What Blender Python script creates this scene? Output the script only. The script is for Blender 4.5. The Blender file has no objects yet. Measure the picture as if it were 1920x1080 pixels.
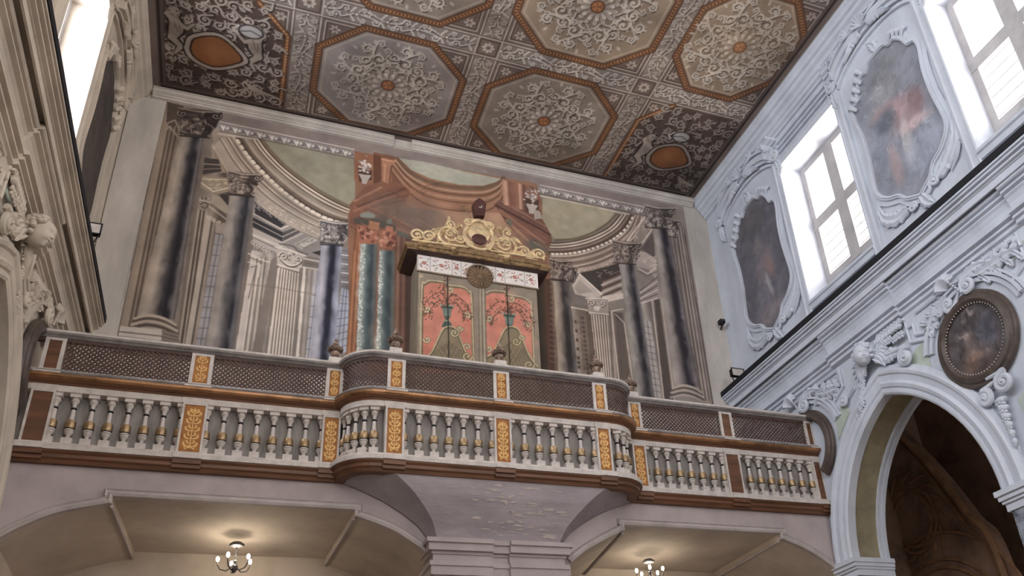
import bpy, bmesh, math, random
import numpy as np
from mathutils import Matrix, Vector
random.seed(7); RNG = np.random.default_rng(5)
sc = bpy.context.scene
COL = sc.collection
pi = math.pi
# ---------------------------------------------------------------- place
XL, XR = -2.68, 9.08          # nave side walls
YB = 13.0                     # painted end wall
YF = 11.0                     # front plane of the choir loft wings
ZC = 13.9                     # ceiling
CAMZ = 1.6
# camera solved from the photograph's vanishing points (1920x1080)
AA, BB, CC = map(math.radians, (-23.10817995, 117.80442501, -4.37465969))
FPX = 1593.975; PPX = 1077.2955; PPY = 702.3106
def cam_rot():
    return (Matrix.Rotation(AA, 3, 'Z') @ Matrix.Rotation(BB, 3, 'X') @ Matrix.Rotation(CC, 3, 'Z'))
RM = cam_rot()
cam = bpy.data.cameras.new('camera'); co = bpy.data.objects.new('camera', cam); COL.objects.link(co)
co.location = (0, 0, CAMZ); co.rotation_euler = RM.to_euler()
cam.sensor_width = 36; cam.lens = FPX / 1920 * 36
cam.shift_x = (960 - PPX) / 1920; cam.shift_y = (PPY - 540) / 1920
cam.clip_end = 200
sc.camera = co
def at(px, py, ax, val):
    """where the sight line measured in the photograph meets the plane ax = val"""
    d = RM @ Vector(((px - PPX) / FPX, -(py - PPY) / FPX, -1.0))
    k = 'xyz'.index(ax); c = Vector((0, 0, CAMZ))
    return c + d * ((val - c[k]) / d[k])
# ---------------------------------------------------------------- materials
def lin(c):
    return tuple((x / 255 / 12.92) if x / 255 <= .04045 else ((x / 255 + .055) / 1.055) ** 2.4 for x in c)
MATS = {}
def mat(name, col, rough=.8, metal=0, noise=.12, scale=3., bump=.0, spec=.3, col2=None, streak=None, coat=0):
    if name in MATS: return MATS[name]
    m = bpy.data.materials.new(name); m.use_nodes = True; MATS[name] = m
    nt = m.node_tree; N = nt.nodes; Lk = nt.links
    b = N['Principled BSDF']; b.inputs['Roughness'].default_value = rough; b.inputs['Metallic'].default_value = metal
    b.inputs['Specular IOR Level'].default_value = spec
    tc = N.new('ShaderNodeTexCoord'); mp = N.new('ShaderNodeMapping'); Lk.new(tc.outputs['Object'], mp.inputs[0])
    if streak: mp.inputs['Scale'].default_value = streak
    nz = N.new('ShaderNodeTexNoise'); nz.inputs['Scale'].default_value = scale; nz.inputs['Detail'].default_value = 6
    nz.inputs['Roughness'].default_value = .62
    Lk.new(mp.outputs[0], nz.inputs['Vector'])
    rp = N.new('ShaderNodeValToRGB'); Lk.new(nz.outputs['Fac'], rp.inputs[0])
    a = lin(col); c2 = lin(col2) if col2 else tuple(x * (1 - noise * 2) for x in a)
    rp.color_ramp.elements[0].position = .34; rp.color_ramp.elements[1].position = .62
    rp.color_ramp.elements[0].color = (*c2, 1); rp.color_ramp.elements[1].color = (*(min(1, x * (1 + noise * .3)) for x in a), 1)
    Lk.new(rp.outputs[0], b.inputs['Base Color'])
    if bump:
        bp = N.new('ShaderNodeBump'); bp.inputs['Strength'].default_value = bump; bp.inputs['Distance'].default_value = .02
        n2 = N.new('ShaderNodeTexNoise'); n2.inputs['Scale'].default_value = scale * 7; n2.inputs['Detail'].default_value = 5
        Lk.new(mp.outputs[0], n2.inputs['Vector']); Lk.new(n2.outputs['Fac'], bp.inputs['Height']); Lk.new(bp.outputs[0], b.inputs['Normal'])
    return m
def mat_emit(name, col, s):
    m = bpy.data.materials.new(name); m.use_nodes = True; MATS[name] = m
    b = m.node_tree.nodes['Principled BSDF']; b.inputs['Base Color'].default_value = (*lin(col), 1)
    b.inputs['Emission Color'].default_value = (*lin(col), 1); b.inputs['Emission Strength'].default_value = s
    return m
def mat_paint(name, rough=.8, gain=1.0):
    m = bpy.data.materials.new(name); m.use_nodes = True; MATS[name] = m
    nt = m.node_tree; b = nt.nodes['Principled BSDF']; b.inputs['Roughness'].default_value = rough
    b.inputs['Specular IOR Level'].default_value = .15
    a = nt.nodes.new('ShaderNodeVertexColor'); a.layer_name = 'paint'
    nt.links.new(a.outputs[0], b.inputs['Base Color'])
    return m
M_stucco_shade = mat('stucco_shade_tinted', (204, 192, 178), .82, noise=.10, scale=2.2, bump=.12, streak=(1, 1, .5))  # left wall stucco, warm tone of the shaded side put into its colour
M_stucco_day = mat('stucco_daylight_tinted', (203, 208, 219), .82, noise=.07, scale=2.2, bump=.12, streak=(1, 1, .5))  # same stucco on the right wall, cool daylight tint put into its colour
M_plaster = mat('aged_plaster', (206, 199, 192), .88, noise=.14, scale=1.3, bump=.15, streak=(1, 1, .35))
M_green = mat('pale_green_plaster', (186, 196, 184), .88, noise=.08, scale=3)
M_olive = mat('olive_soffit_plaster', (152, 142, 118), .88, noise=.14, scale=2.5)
M_dark = mat('dark_slate_edge', (30, 30, 36), .7, noise=.1)
M_lilac = mat('grey_lilac_plaster', (182, 170, 170), .85, noise=.10, scale=1.4, bump=.12)
M_trimlow = mat('loft_trim_plaster', (186, 176, 174), .8, noise=.10, scale=3, bump=.1)
M_vault = mat('vault_plaster', (196, 182, 168), .85, noise=.16, scale=.8, bump=.08)
M_brown = mat('brown_wood', (112, 74, 50), .5, noise=.2, scale=6, spec=.5, streak=(.3, 1, 3))
M_dbrown = mat('dark_brown_wood', (84, 64, 58), .55, noise=.2, scale=6, spec=.4)
M_lat = mat('lattice_wood', (92, 72, 66), .6, noise=.15, scale=8)
M_white = mat('off_white_painted_wood', (208, 199, 193), .55, noise=.12, scale=7, spec=.4, bump=.05)
M_greyw = mat('grey_painted_wood', (150, 144, 142), .6, noise=.2, scale=5, spec=.35, streak=(1, 1, .3))
M_crest = mat('pale_carved_gilding', (232, 206, 164), .42, .3, noise=.2, scale=9, spec=.5, bump=.1)
M_gold = mat('old_gilding', (176, 148, 112), .36, .6, noise=.3, scale=14, spec=.5, bump=.1)
M_goldline = mat('gold_edge_moulding', (172, 126, 88), .4, .45, noise=.3, scale=3, spec=.5)
M_goldp = mat('ochre_panel', (164, 110, 60), .55, .1, noise=.15, scale=10)
M_gilt = mat('bright_gilt_relief', (222, 178, 116), .5, .2, noise=.1, scale=14)
M_black = mat('blackened_metal', (34, 32, 34), .5, .2, noise=.1)
M_iron = mat('grey_iron', (84, 80, 80), .5, .6, noise=.1)
M_beige = mat('parapet_backing_paint', (158, 152, 148), .8, noise=.2, scale=5, streak=(1.6, 1.6, .35))
M_bronze = mat('dark_wooden_oval_frame', (86, 74, 68), .5, noise=.2, scale=7, spec=.5)
M_urn = mat('dark_gilded_urn', (168, 146, 130), .45, .25, noise=.3, scale=22, col2=(66, 52, 46))
M_casewood = mat('greenish_grey_cabinet_paint', (150, 136, 118), .7, noise=.15, scale=5, streak=(1, 1, .25))
M_mitre = mat('dark_red_lacquer', (88, 58, 54), .5, noise=.12, scale=6)
M_winframe = mat('grey_window_frame', (176, 172, 172), .7, noise=.1)
M_floor = mat('marble_floor', (190, 180, 168), .4, noise=.2, scale=.8)
M_aisle = mat('brown_aisle_fresco', (148, 118, 98), .8, noise=.25, scale=1.6)
M_rib = mat('aisle_rib_paint', (150, 112, 82), .75, noise=.2, scale=3)
M_rough = mat('rough_grey_stone', (150, 156, 168), .9, noise=.35, scale=9, bump=.6)
M_paint = mat_paint('painted_surface')
M_bulb = mat_emit('lit_bulb', (255, 244, 225), 60)
def glass_mat():
    m = bpy.data.materials.new('window_glass'); m.use_nodes = True; nt = m.node_tree; N = nt.nodes
    N.remove(N['Principled BSDF']); out = N['Material Output']
    t = N.new('ShaderNodeBsdfTransparent'); g = N.new('ShaderNodeBsdfGlossy'); g.inputs['Roughness'].default_value = .1
    x = N.new('ShaderNodeMixShader'); x.inputs[0].default_value = .06
    nt.links.new(t.outputs[0], x.inputs[1]); nt.links.new(g.outputs[0], x.inputs[2]); nt.links.new(x.outputs[0], out.inputs[0])
    return m
M_glass = glass_mat()
# ---------------------------------------------------------------- mesh builder
def unit(a):
    n = np.linalg.norm(a); return a / n if n > 1e-12 else a
class MB:
    """collects shapes given in a local frame T(u,v,w) -> world"""
    def __init__(s, T=None, O=(0, 0, 0)):
        s.v = []; s.f = []; s.mi = []; s.T = T; s.m = 0; s.O = Vector(O); s.marks = []
    def mark(s, name):
        """what follows is a piece of its own"""
        s.marks.append((len(s.v), len(s.f), name))
    def add(s, vs, fs):
        n = len(s.v)
        for p in vs:
            q = s.T(*p) if s.T else p
            s.v.append((q[0] - s.O[0], q[1] - s.O[1], q[2] - s.O[2]))
        for f in fs:
            s.f.append([i + n for i in f]); s.mi.append(s.m)
    def box(s, a, b, c, d, e, f):
        vs = [(x, y, z) for x in (a, b) for y in (c, d) for z in (e, f)]
        s.add(vs, [(0, 1, 3, 2), (4, 6, 7, 5), (0, 4, 5, 1), (2, 3, 7, 6), (0, 2, 6, 4), (1, 5, 7, 3)])
    def prism(s, poly, w0, w1):
        """polygon in (u,v), extruded along w"""
        n = len(poly)
        vs = [(p[0], p[1], w0) for p in poly] + [(p[0], p[1], w1) for p in poly]
        s.add(vs, [tuple(range(n)), tuple(range(2 * n - 1, n - 1, -1))] + [(i, (i + 1) % n, n + (i + 1) % n, n + i) for i in range(n)])
    def ring(s, outer, inner, w0, w1):
        """flat band between two equally long closed outlines in (u,v)"""
        n = len(outer); vs = []
        for w in (w0, w1):
            vs += [(p[0], p[1], w) for p in outer] + [(p[0], p[1], w) for p in inner]
        fs = []
        for i in range(n):
            j = (i + 1) % n
            fs += [(i, j, n + j, n + i), (2 * n + i, 3 * n + i, 3 * n + j, 2 * n + j), (i, 2 * n + i, 2 * n + j, j), (n + i, n + j, 3 * n + j, 3 * n + i)]
        s.add(vs, fs)
    def loft(s, rows, closed=False, caps=False):
        k = len(rows[0]); vs = [p for r in rows for p in r]; fs = []
        for i in range(len(rows) - 1):
            for j in range(k if closed else k - 1):
                j2 = (j + 1) % k
                fs.append((i * k + j, i * k + j2, (i + 1) * k + j2, (i + 1) * k + j))
        if caps: fs += [tuple(range(k)), tuple(range(len(vs) - 1, len(vs) - k - 1, -1))]
        s.add(vs, fs)
    def lathe(s, cx, cy, prof, n=16, axis='z'):
        """prof: (radius, height); turned about a vertical line (third coordinate)"""
        rows = [[(cx + r * math.cos(2 * pi * k / n), cy + r * math.sin(2 * pi * k / n), z) for k in range(n)] for r, z in prof]
        s.loft(rows, True, True)
    def ell(s, c, r, n=10, m=7, rot=None):
        rows = []
        for i in range(m + 1):
            a = pi * i / m; row = []
            for k in range(n):
                t = 2 * pi * k / n
                p = np.array([r[0] * math.sin(a) * math.cos(t), r[1] * math.sin(a) * math.sin(t), r[2] * math.cos(a)])
                if rot is not None: p = rot @ p
                row.append(tuple(np.array(c) + p))
            rows.append(row)
        s.loft(rows, True)
    def tube(s, pts, rad, n=8, flat=1., caps=True, nrm=(0, 0, 1)):
        """round bar along pts; rad a number or one per point; flat squeezes it along nrm"""
        P = np.array(pts, float); m = len(P); R = [rad] * m if np.isscalar(rad) else rad
        rows = []; N = np.array(nrm, float)
        for i in range(m):
            t = unit(P[min(i + 1, m - 1)] - P[max(i - 1, 0)])
            a = np.cross(t, N)
            if np.linalg.norm(a) < 1e-5: a = np.cross(t, (1, 0, 0.1))
            a = unit(a); b = unit(np.cross(a, t))
            rows.append([tuple(P[i] + R[i] * (a * math.cos(2 * pi * k / n) + b * flat * math.sin(2 * pi * k / n))) for k in range(n)])
        s.loft(rows, True, caps)
    def sweep(s, path, prof, closed=False, capped=True):
        """path: (u,v) points; prof: closed (o,w) outline, o = to the left of travel"""
        P = [np.array(p, float) for p in path]; m = len(P); rows = []
        for i in range(m):
            if closed: a = unit(P[i] - P[i - 1]); b = unit(P[(i + 1) % m] - P[i])
            else:
                a = unit(P[i] - P[i - 1]) if i else unit(P[1] - P[0]); b = unit(P[i + 1] - P[i]) if i < m - 1 else a
            na = np.array((-a[1], a[0])); nb = np.array((-b[1], b[0])); n = unit(na + nb); k = 1 / max(.35, n @ na)
            rows.append([(P[i][0] + n[0] * k * o, P[i][1] + n[1] * k * o, w) for o, w in prof])
        if closed: rows.append(rows[0])
        s.loft(rows, True, capped and not closed)
    def build(s, name, m, parent=None, smooth=False, sharp=40):
        me = bpy.data.meshes.new(name); me.from_pydata(s.v, [], s.f)
        ms = m if isinstance(m, (list, tuple)) else [m]
        for x in ms: me.materials.append(x)
        me.polygons.foreach_set('material_index', [min(i, len(ms) - 1) for i in s.mi])
        bm = bmesh.new(); bm.from_mesh(me)
        bmesh.ops.remove_doubles(bm, verts=bm.verts, dist=1e-5)
        bmesh.ops.recalc_face_normals(bm, faces=bm.faces); bm.to_mesh(me); bm.free()
        if smooth:
            me.polygons.foreach_set('use_smooth', [True] * len(me.polygons))
            try: me.set_sharp_from_angle(angle=math.radians(sharp))
            except Exception: pass
        o = bpy.data.objects.new(name, me); COL.objects.link(o)
        if parent is not None: o.parent = parent
        o.location = s.O if parent is None else (s.O - Vector(parent.location) if False else s.O)
        return o
def tag(o, label=None, cat=None, group=None, kind=None):
    if label: o['label'] = label
    if cat: o['category'] = cat
    if group: o['group'] = group
    if kind: o['kind'] = kind
    return o
def empty(name, loc, label=None, cat=None, group=None):
    o = bpy.data.objects.new(name, None); COL.objects.link(o); o.location = loc; o.empty_display_size = .1
    return tag(o, label, cat, group)
def struct(mb, name, m, smooth=False):
    return tag(mb.build(name, m, smooth=smooth), kind='structure')
def part(mb, name, m, parent, smooth=False, label=None):
    """mesh in world coordinates, hung under a thing standing at parent.location"""
    if mb.marks:
        mk = mb.marks + [(len(mb.v), len(mb.f), '')]; o = None
        for (v0, f0, nm), (v1, f1, _) in zip(mk[:-1], mk[1:]):
            q = MB(None, mb.O); q.v = mb.v[v0:v1]; q.f = [[i - v0 for i in f] for f in mb.f[f0:f1]]; q.mi = mb.mi[f0:f1]
            if q.v: o = part(q, nm or name, m, parent, smooth, label)
        return o
    o = mb.build(name, m, parent, smooth); p = parent; off = Vector((0, 0, 0))
    while p is not None: off += Vector(p.location); p = p.parent
    o.location = Vector(o.location) - off
    if label: o['label'] = label
    return o
def copy_tree(o, parent=None):
    c = o.copy(); COL.objects.link(c)
    if parent is not None: c.parent = parent
    for ch in list(o.children): copy_tree(ch, c)
    return c
# frames on the walls: u along the wall, v up, w out of the wall
def T_right(u, v, w): return (XR - w, u, v)
def T_left(u, v, w): return (XL + w, u, v)
def T_back(u, v, w): return (u, YB - w, v)
def T_ceil(u, v, w): return (u, v, ZC - w)
# ---------------------------------------------------------------- painter: real painted surfaces as colour on a fine mesh
def vnoise(h, w, cells, seed):
    r = np.random.default_rng(seed); g = r.random((int(cells * h / w) + 3, cells + 3))
    y = np.linspace(0, g.shape[0] - 2.001, h); x = np.linspace(0, g.shape[1] - 2.001, w)
    yi = y.astype(int); xi = x.astype(int); fy = (y - yi)[:, None]; fx = (x - xi)[None]
    fy = fy * fy * (3 - 2 * fy); fx = fx * fx * (3 - 2 * fx)
    a = g[np.ix_(yi, xi)]; b = g[np.ix_(yi, xi + 1)]; c = g[np.ix_(yi + 1, xi)]; d = g[np.ix_(yi + 1, xi + 1)]
    return (a * (1 - fx) + b * fx) * (1 - fy) + (c * (1 - fx) + d * fx) * fy
def fnoise(h, w, cells, seed, octv=4):
    o = np.zeros((h, w)); s = 0
    for k in range(octv):
        c = min(cells * 2 ** k, w); o += vnoise(h, w, c, seed + k) / 1.7 ** k; s += 1 / 1.7 ** k
    return o / s
class Canvas:
    def __init__(s, u0, u1, v0, v1, step, base):
        s.u0, s.u1, s.v0, s.v1 = u0, u1, v0, v1
        s.nx = int(round((u1 - u0) / step)) + 1; s.ny = int(round((v1 - v0) / step)) + 1
        s.U = np.linspace(u0, u1, s.nx); s.V = np.linspace(v0, v1, s.ny)
        s.C = np.zeros((s.ny, s.nx, 3)); s.C[:] = base; s.step = step
    def sl(s, a, b, c, d):
        i0 = max(0, int((a - s.u0) / s.step)); i1 = min(s.nx, int((b - s.u0) / s.step) + 2)
        j0 = max(0, int((c - s.v0) / s.step)); j1 = min(s.ny, int((d - s.v0) / s.step) + 2)
        if i1 <= i0 or j1 <= j0: return None
        return slice(j0, j1), slice(i0, i1)
    def put(s, S, M, col, al=1.):
        c = np.asarray(col, float); A = (M * al)[..., None]
        s.C[S] = s.C[S] * (1 - A) + c * A
    def mask_poly(s, pts, S):
        X, Y = np.meshgrid(s.U[S[1]], s.V[S[0]]); M = np.zeros(X.shape, bool); n = len(pts)
        for i in range(n):
            x1, y1 = pts[i]; x2, y2 = pts[(i + 1) % n]
            if y1 == y2: continue
            M ^= ((Y < max(y1, y2)) & (Y >= min(y1, y2)) & (X < (x2 - x1) * (Y - y1) / (y2 - y1) + x1))
        return M.astype(float)
    def poly(s, pts, col, al=1.):
        P = np.array(pts); S = s.sl(P[:, 0].min(), P[:, 0].max(), P[:, 1].min(), P[:, 1].max())
        if S is None: return
        s.put(S, s.mask_poly(pts, S), col, al)
    def stroke(s, pts, w, col, al=1., soft=.5):
        P = np.array(pts, float); W = np.full(len(P), w, float) if np.isscalar(w) else np.asarray(w, float)
        m = W.max() + s.step
        S = s.sl(P[:, 0].min() - m, P[:, 0].max() + m, P[:, 1].min() - m, P[:, 1].max() + m)
        if S is None: return
        X, Y = np.meshgrid(s.U[S[1]], s.V[S[0]]); D = np.full(X.shape, 1e3)
        for i in range(len(P) - 1):
            a, b = P[i], P[i + 1]; d = b - a; L = d @ d + 1e-12
            t = np.clip(((X - a[0]) * d[0] + (Y - a[1]) * d[1]) / L, 0, 1)
            D = np.minimum(D, np.hypot(X - a[0] - t * d[0], Y - a[1] - t * d[1]) - (W[i] + t * (W[i + 1] - W[i])) / 2)
        s.put(S, np.clip(.5 - D / s.step / (2 * soft), 0, 1), col, al)
    def ell(s, c, rx, ry, col, al=1., rot=0., soft=0.):
        r = max(rx, ry) * (1 + soft); S = s.sl(c[0] - r, c[0] + r, c[1] - r, c[1] + r)
        if S is None: return
        X, Y = np.meshgrid(s.U[S[1]] - c[0], s.V[S[0]] - c[1]); ca, sa = math.cos(rot), math.sin(rot)
        d = np.hypot((X * ca + Y * sa) / rx, (-X * sa + Y * ca) / ry)
        M = np.clip((1 + soft - d) / (2 * soft), 0, 1) if soft else (d < 1).astype(float)
        s.put(S, M, col, al)
    def grad(s, TL, TR, BR, BL, stops, al=1.):
        """quad coloured by how far across it is, from its left side (TL-BL) to its right side"""
        P = np.array([TL, TR, BR, BL], float); S = s.sl(P[:, 0].min(), P[:, 0].max(), P[:, 1].min(), P[:, 1].max())
        if S is None: return
        X, Y = np.meshgrid(s.U[S[1]], s.V[S[0]])
        def dist(a, b):
            d = unit(b - a); return np.abs((X - a[0]) * d[1] - (Y - a[1]) * d[0])
        dl = dist(P[0], P[3]); dr = dist(P[1], P[2]); t = dl / (dl + dr + 1e-9)
        xs = [q[0] for q in stops]; c = np.stack([np.interp(t, xs, [q[1][k] for q in stops]) for k in range(3)], -1)
        s.put(S, s.mask_poly([tuple(p) for p in P], S), c, al)
    def weather(s, amt, cells, seed, tint=(1, .97, .93)):
        n = fnoise(s.ny, s.nx, cells, seed, 5) - .5
        s.C *= (1 + amt * 2 * n)[..., None]
        n2 = fnoise(s.ny, s.nx, cells // 2 + 2, seed + 50, 3) - .5
        for k in range(3): s.C[..., k] *= 1 + n2 * amt * (tint[k] - .95) * 8
    def build(s, name, T, w=0., gain=1., m=None, clip=None, sat=1., gam=1.):
        c = s.C; b_ = c.copy(); b_[1:-1, 1:-1] = .4 * c[1:-1, 1:-1] + .15 * (c[2:, 1:-1] + c[:-2, 1:-1] + c[1:-1, 2:] + c[1:-1, :-2]); s.C = b_
        g = s.C.mean(-1, keepdims=True); s2 = g + (s.C - g) * sat; s2 = 128 * (np.clip(s2, 1, 255) / 128) ** gam
        c = np.clip(s2, 0, 255) / 255; L = np.where(c <= .04045, c / 12.92, ((c + .055) / 1.055) ** 2.4) * gain
        L = np.clip(L, 0, .95)
        X, Y = np.meshgrid(s.U, s.V); nx, ny = s.nx, s.ny
        o = np.array(T(0, 0, w)); eu = np.array(T(1, 0, w)) - o; ev = np.array(T(0, 1, w)) - o
        V = o + X[..., None] * eu + Y[..., None] * ev
        j, i = np.meshgrid(np.arange(ny - 1), np.arange(nx - 1), indexing='ij')
        a = (j * nx + i).ravel()
        if clip is not None:
            keep = clip(X[:-1, :-1] + s.step / 2, Y[:-1, :-1] + s.step / 2).ravel(); a = a[keep]
        F = np.stack([a, a + 1, a + nx + 1, a + nx], 1)
        wn = np.array(T(0, 0, w + 1)) - o
        if np.dot(np.cross(eu, ev), wn) < 0: F = F[:, ::-1]
        used = np.unique(F); remap = np.zeros(nx * ny, np.int32); remap[used] = np.arange(len(used))
        F = remap[F].astype(np.int32); V = V.reshape(-1, 3)[used]; L = L.reshape(-1, 3)[used]
        me = bpy.data.meshes.new(name); me.vertices.add(len(V)); me.vertices.foreach_set('co', V.astype(np.float32).ravel())
        me.loops.add(F.size); me.loops.foreach_set('vertex_index', F.ravel())
        me.polygons.add(len(F)); me.polygons.foreach_set('loop_start', np.arange(0, F.size, 4, dtype=np.int32))
        me.update(calc_edges=True)
        ca = me.color_attributes.new('paint', 'FLOAT_COLOR', 'POINT')
        ca.data.foreach_set('color', np.concatenate([L, np.ones((len(L), 1))], 1).astype(np.float32).ravel())
        me.materials.append(m or M_paint)
        ob = bpy.data.objects.new(name, me); COL.objects.link(ob); return ob
def spiral(cx, cy, r, turns, a0, d=1, n=26, rmin=.12):
    """points from the outer end of a volute to its eye"""
    return [(cx + r * (1 - (1 - rmin) * t) * math.cos(a0 + d * 2 * pi * turns * t), cy + r * (1 - (1 - rmin) * t) * math.sin(a0 + d * 2 * pi * turns * t)) for t in (k / (n - 1) for k in range(n))]
def bez(p0, p1, p2, p3, n=14):
    r = []
    for k in range(n):
        t = k / (n - 1); a = (1 - t) ** 3; b = 3 * t * (1 - t) ** 2; c = 3 * t * t * (1 - t); d = t ** 3
        r.append(tuple(a * p0[i] + b * p1[i] + c * p2[i] + d * p3[i] for i in range(len(p0))))
    return r
def smooth_line(pts, n=6):
    """Catmull-Rom through pts"""
    P = [np.array(p, float) for p in pts]; P = [2 * P[0] - P[1]] + P + [2 * P[-1] - P[-2]]; out = []
    for i in range(1, len(P) - 2):
        for k in range(n):
            t = k / n
            out.append(tuple(.5 * ((2 * P[i]) + (-P[i - 1] + P[i + 1]) * t + (2 * P[i - 1] - 5 * P[i] + 4 * P[i + 1] - P[i + 2]) * t * t + (-P[i - 1] + 3 * P[i] - 3 * P[i + 1] + P[i + 2]) * t ** 3)))
    out.append(tuple(P[-2])); return out
# ================================================================ painted end wall (trompe-l'oeil fresco)
def wp(px, py):
    p = at(px, py, 'y', YB); return (p.x, p.z)
def WP(*pts): return [wp(*p) for p in pts]
PXM = .0103                                                   # metres on the wall per measured pixel
def LP(a, b, t): return (a[0] + (b[0] - a[0]) * t, a[1] + (b[1] - a[1]) * t)
def make_mural():
    K = Canvas(-2.15, 8.56, 8.45, 13.72, .0095, (122, 110, 102))
    def poly(col, *p, al=1): K.poly(WP(*p), col, al)
    def st(col, w, *p, al=1, sm=False):
        q = WP(*p); K.stroke(smooth_line(q, 5) if sm else q, w * PXM, col, al)
    def stripes(TL, TR, BR, BL, us, cols, w=2.2, al=1):
        for u, c in zip(us, cols): st(c, w, LP(TL, TR, u), LP(BL, BR, u), al=al)
    def shaft(TL, TR, BR, BL, stops, seed=0, mott=.5):
        K.grad(wp(*TL), wp(*TR), wp(*BR), wp(*BL), stops)
        r = np.random.default_rng(seed)
        for i in range(int(120 * mott)):
            u = r.random(); v = r.random(); a = LP(LP(TL, TR, u), LP(BL, BR, u), v)
            c = stops[min(len(stops) - 1, int(u * len(stops)))][1]; k = r.uniform(.82, 1.2)
            K.ell(wp(*a), r.uniform(.02, .07), r.uniform(.04, .16), tuple(min(255, x * k) for x in c), .28, rot=r.uniform(-.3, .3), soft=.5)
    def lattice(TL, TR, BR, BL, base, nu, nv, col=(70, 72, 84)):
        K.grad(wp(*TL), wp(*TR), wp(*BR), wp(*BL), [(0, base), (1, tuple(x * 1.06 for x in base))])
        for i in range(1, nu): st(col, 1.1, LP(TL, TR, i / nu), LP(BL, BR, i / nu), al=.8)
        for j in range(1, nv):
            a, b = LP(TL, BL, j / nv), LP(TR, BR, j / nv); st(col, 1.1, a, b, al=.8)
    def capital(cx, cy, w, h, base, light, dark, rot=0., seed=1):
        r = np.random.default_rng(seed); ca, sa = math.cos(rot), math.sin(rot)
        def q(u, v): return (cx + (u * ca - v * sa) * w, cy + (u * sa + v * ca) * h)
        poly(base, q(-.5, -.5), q(.5, -.5), q(.42, 0), q(.30, .5), q(-.34, .5), q(-.42, 0))
        poly(tuple(x * .7 for x in base), q(.1, -.4), q(.5, -.5), q(.42, 0), q(.30, .5), q(.1, .5))
        for k in range(70):                                               # leafy modelling, lit from the left
            u = r.uniform(-.40, .42); v = r.uniform(-.36, .44); u *= 1 - .25 * max(0, v); lt = r.random() < (.62 if u < .05 else .3)
            c = light if lt else dark; a = q(u, v)
            n_ = [(a[0] + x, a[1] + y) for x, y in spiral(0, 0, r.uniform(2, 4.4), .7, r.uniform(0, 6.3), r.choice((-1, 1)), 8)]
            st(c, 2.0 if lt else 2.6, *n_, al=.62)
        for sgn in (-1, 1):
            vv = spiral(0, 0, .13, 1.4, -pi / 2, sgn, 20)
            st(dark, 3.4, *[q(sgn * .38 + a, -.28 + b) for a, b in vv], al=.8); st(light, 1.8, *[q(sgn * .38 + a - .015, -.30 + b) for a, b in vv], al=.85)
            st(light, 1.8, q(sgn * .30, .42), q(sgn * .36, .15), q(sgn * .22, 0), al=.7, sm=True); st(light, 1.6, q(sgn * .10, .40), q(sgn * .14, .12), q(sgn * .02, .02), al=.6, sm=True)
        st(light, 2.4, q(-.50, -.5), q(0, -.42), q(.52, -.48), al=.8, sm=True); st(dark, 2, q(-.48, -.42), q(0, -.34), q(.48, -.40), sm=True, al=.8); st(dark, 2, q(-.36, .5), q(.32, .5))
    def band(line, off0, off1, col, vec, al=1):
        """strip between two parallel copies of a curve, shifted along vec (pixels)"""
        a = [(p[0] + vec[0] * off0, p[1] + vec[1] * off0) for p in line]; b = [(p[0] + vec[0] * off1, p[1] + vec[1] * off1) for p in line]
        poly(col, *(a + b[::-1]), al=al)
    # ---- broad tones
    poly((128, 118, 110), (310, 185), (700, 285), (690, 700), (210, 660))
    poly((132, 122, 114), (1000, 340), (1300, 390), (1350, 770), (1000, 720))
    # ---- top band below the cornice
    poly((138, 124, 122), (305, 176), (1300, 380), (1292, 398), (1010, 352), (665, 290), (420, 234), (314, 208))
    # ---- LEFT SIDE
    # back architecture: walls between columns
    K.grad(wp(378, 250), wp(470, 320), wp(440, 655), wp(330, 650), [(0, (112, 98, 88)), (.35, (150, 138, 126)), (.5, (96, 84, 76)), (1, (128, 116, 108))])
    for u, c in ((.08, (160, 148, 134)), (.16, (82, 70, 62)), (.24, (158, 146, 132)), (.30, (84, 72, 64)), (.38, (166, 152, 138))):
        st(c, 3.2, LP((372, 372), (420, 372), u), LP((330, 655), (385, 655), u))
    poly((172, 162, 150), (388, 402), (397, 408), (356, 655), (345, 655)); 
    st((82, 72, 66), 2.5, (398, 412), (358, 655)); st((150, 138, 126), 2, (402, 414), (362, 655))
    # pilaster capital + scroll band behind column 1
    poly((140, 126, 114), (372, 372), (400, 378), (398, 396), (370, 394)); st((84, 72, 62), 2, (376, 384), (384, 380), (390, 386), (384, 391), (378, 388), sm=True); st((190, 178, 162), 2, (374, 376), (396, 380))
    for k in range(5): 
        a = LP((392, 408), (430, 428), k / 4); st((186, 172, 156), 2, *[(a[0] + x * 5, a[1] + y * 4) for x, y in spiral(0, 0, 1, 1.3, k, 1, 10)])
    lattice((404, 440), (434, 442), (400, 655), (366, 655), (146, 146, 156), 4, 11)
    poly((150, 138, 130), (404, 418), (438, 428), (434, 442), (404, 438))
    # soffit coffers (upper left)
    poly((170, 154, 130), (397, 272), (420, 258), (470, 320), (430, 326), (398, 322))
    poly((156, 140, 116), (400, 262), (424, 252), (462, 318), (424, 326), (402, 296))
    for k in range(26):
        a = LP((405, 268), (450, 318), RNG.random()); st((196, 182, 154), 1.6, (a[0], a[1]), (a[0] + RNG.uniform(-7, 7), a[1] + RNG.uniform(2, 9)))
    poly((74, 66, 64), (384, 296), (410, 300), (416, 322), (380, 328)); st((166, 152, 138), 2, (382, 308), (412, 310)); st((150, 136, 124), 1.6, (381, 318), (414, 317))
    poly((150, 136, 112), (380, 330), (432, 334), (430, 360), (402, 366), (376, 352)); st((210, 196, 168), 2.4, (378, 344), (400, 360), (432, 352)); st((210, 196, 168), 2, (380, 336), (424, 338))
    for k in range(16): a = (RNG.uniform(388, 426), RNG.uniform(340, 354)); st((196, 180, 150), 1.4, a, (a[0] + 6, a[1] + RNG.uniform(-3, 3)))
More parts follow.
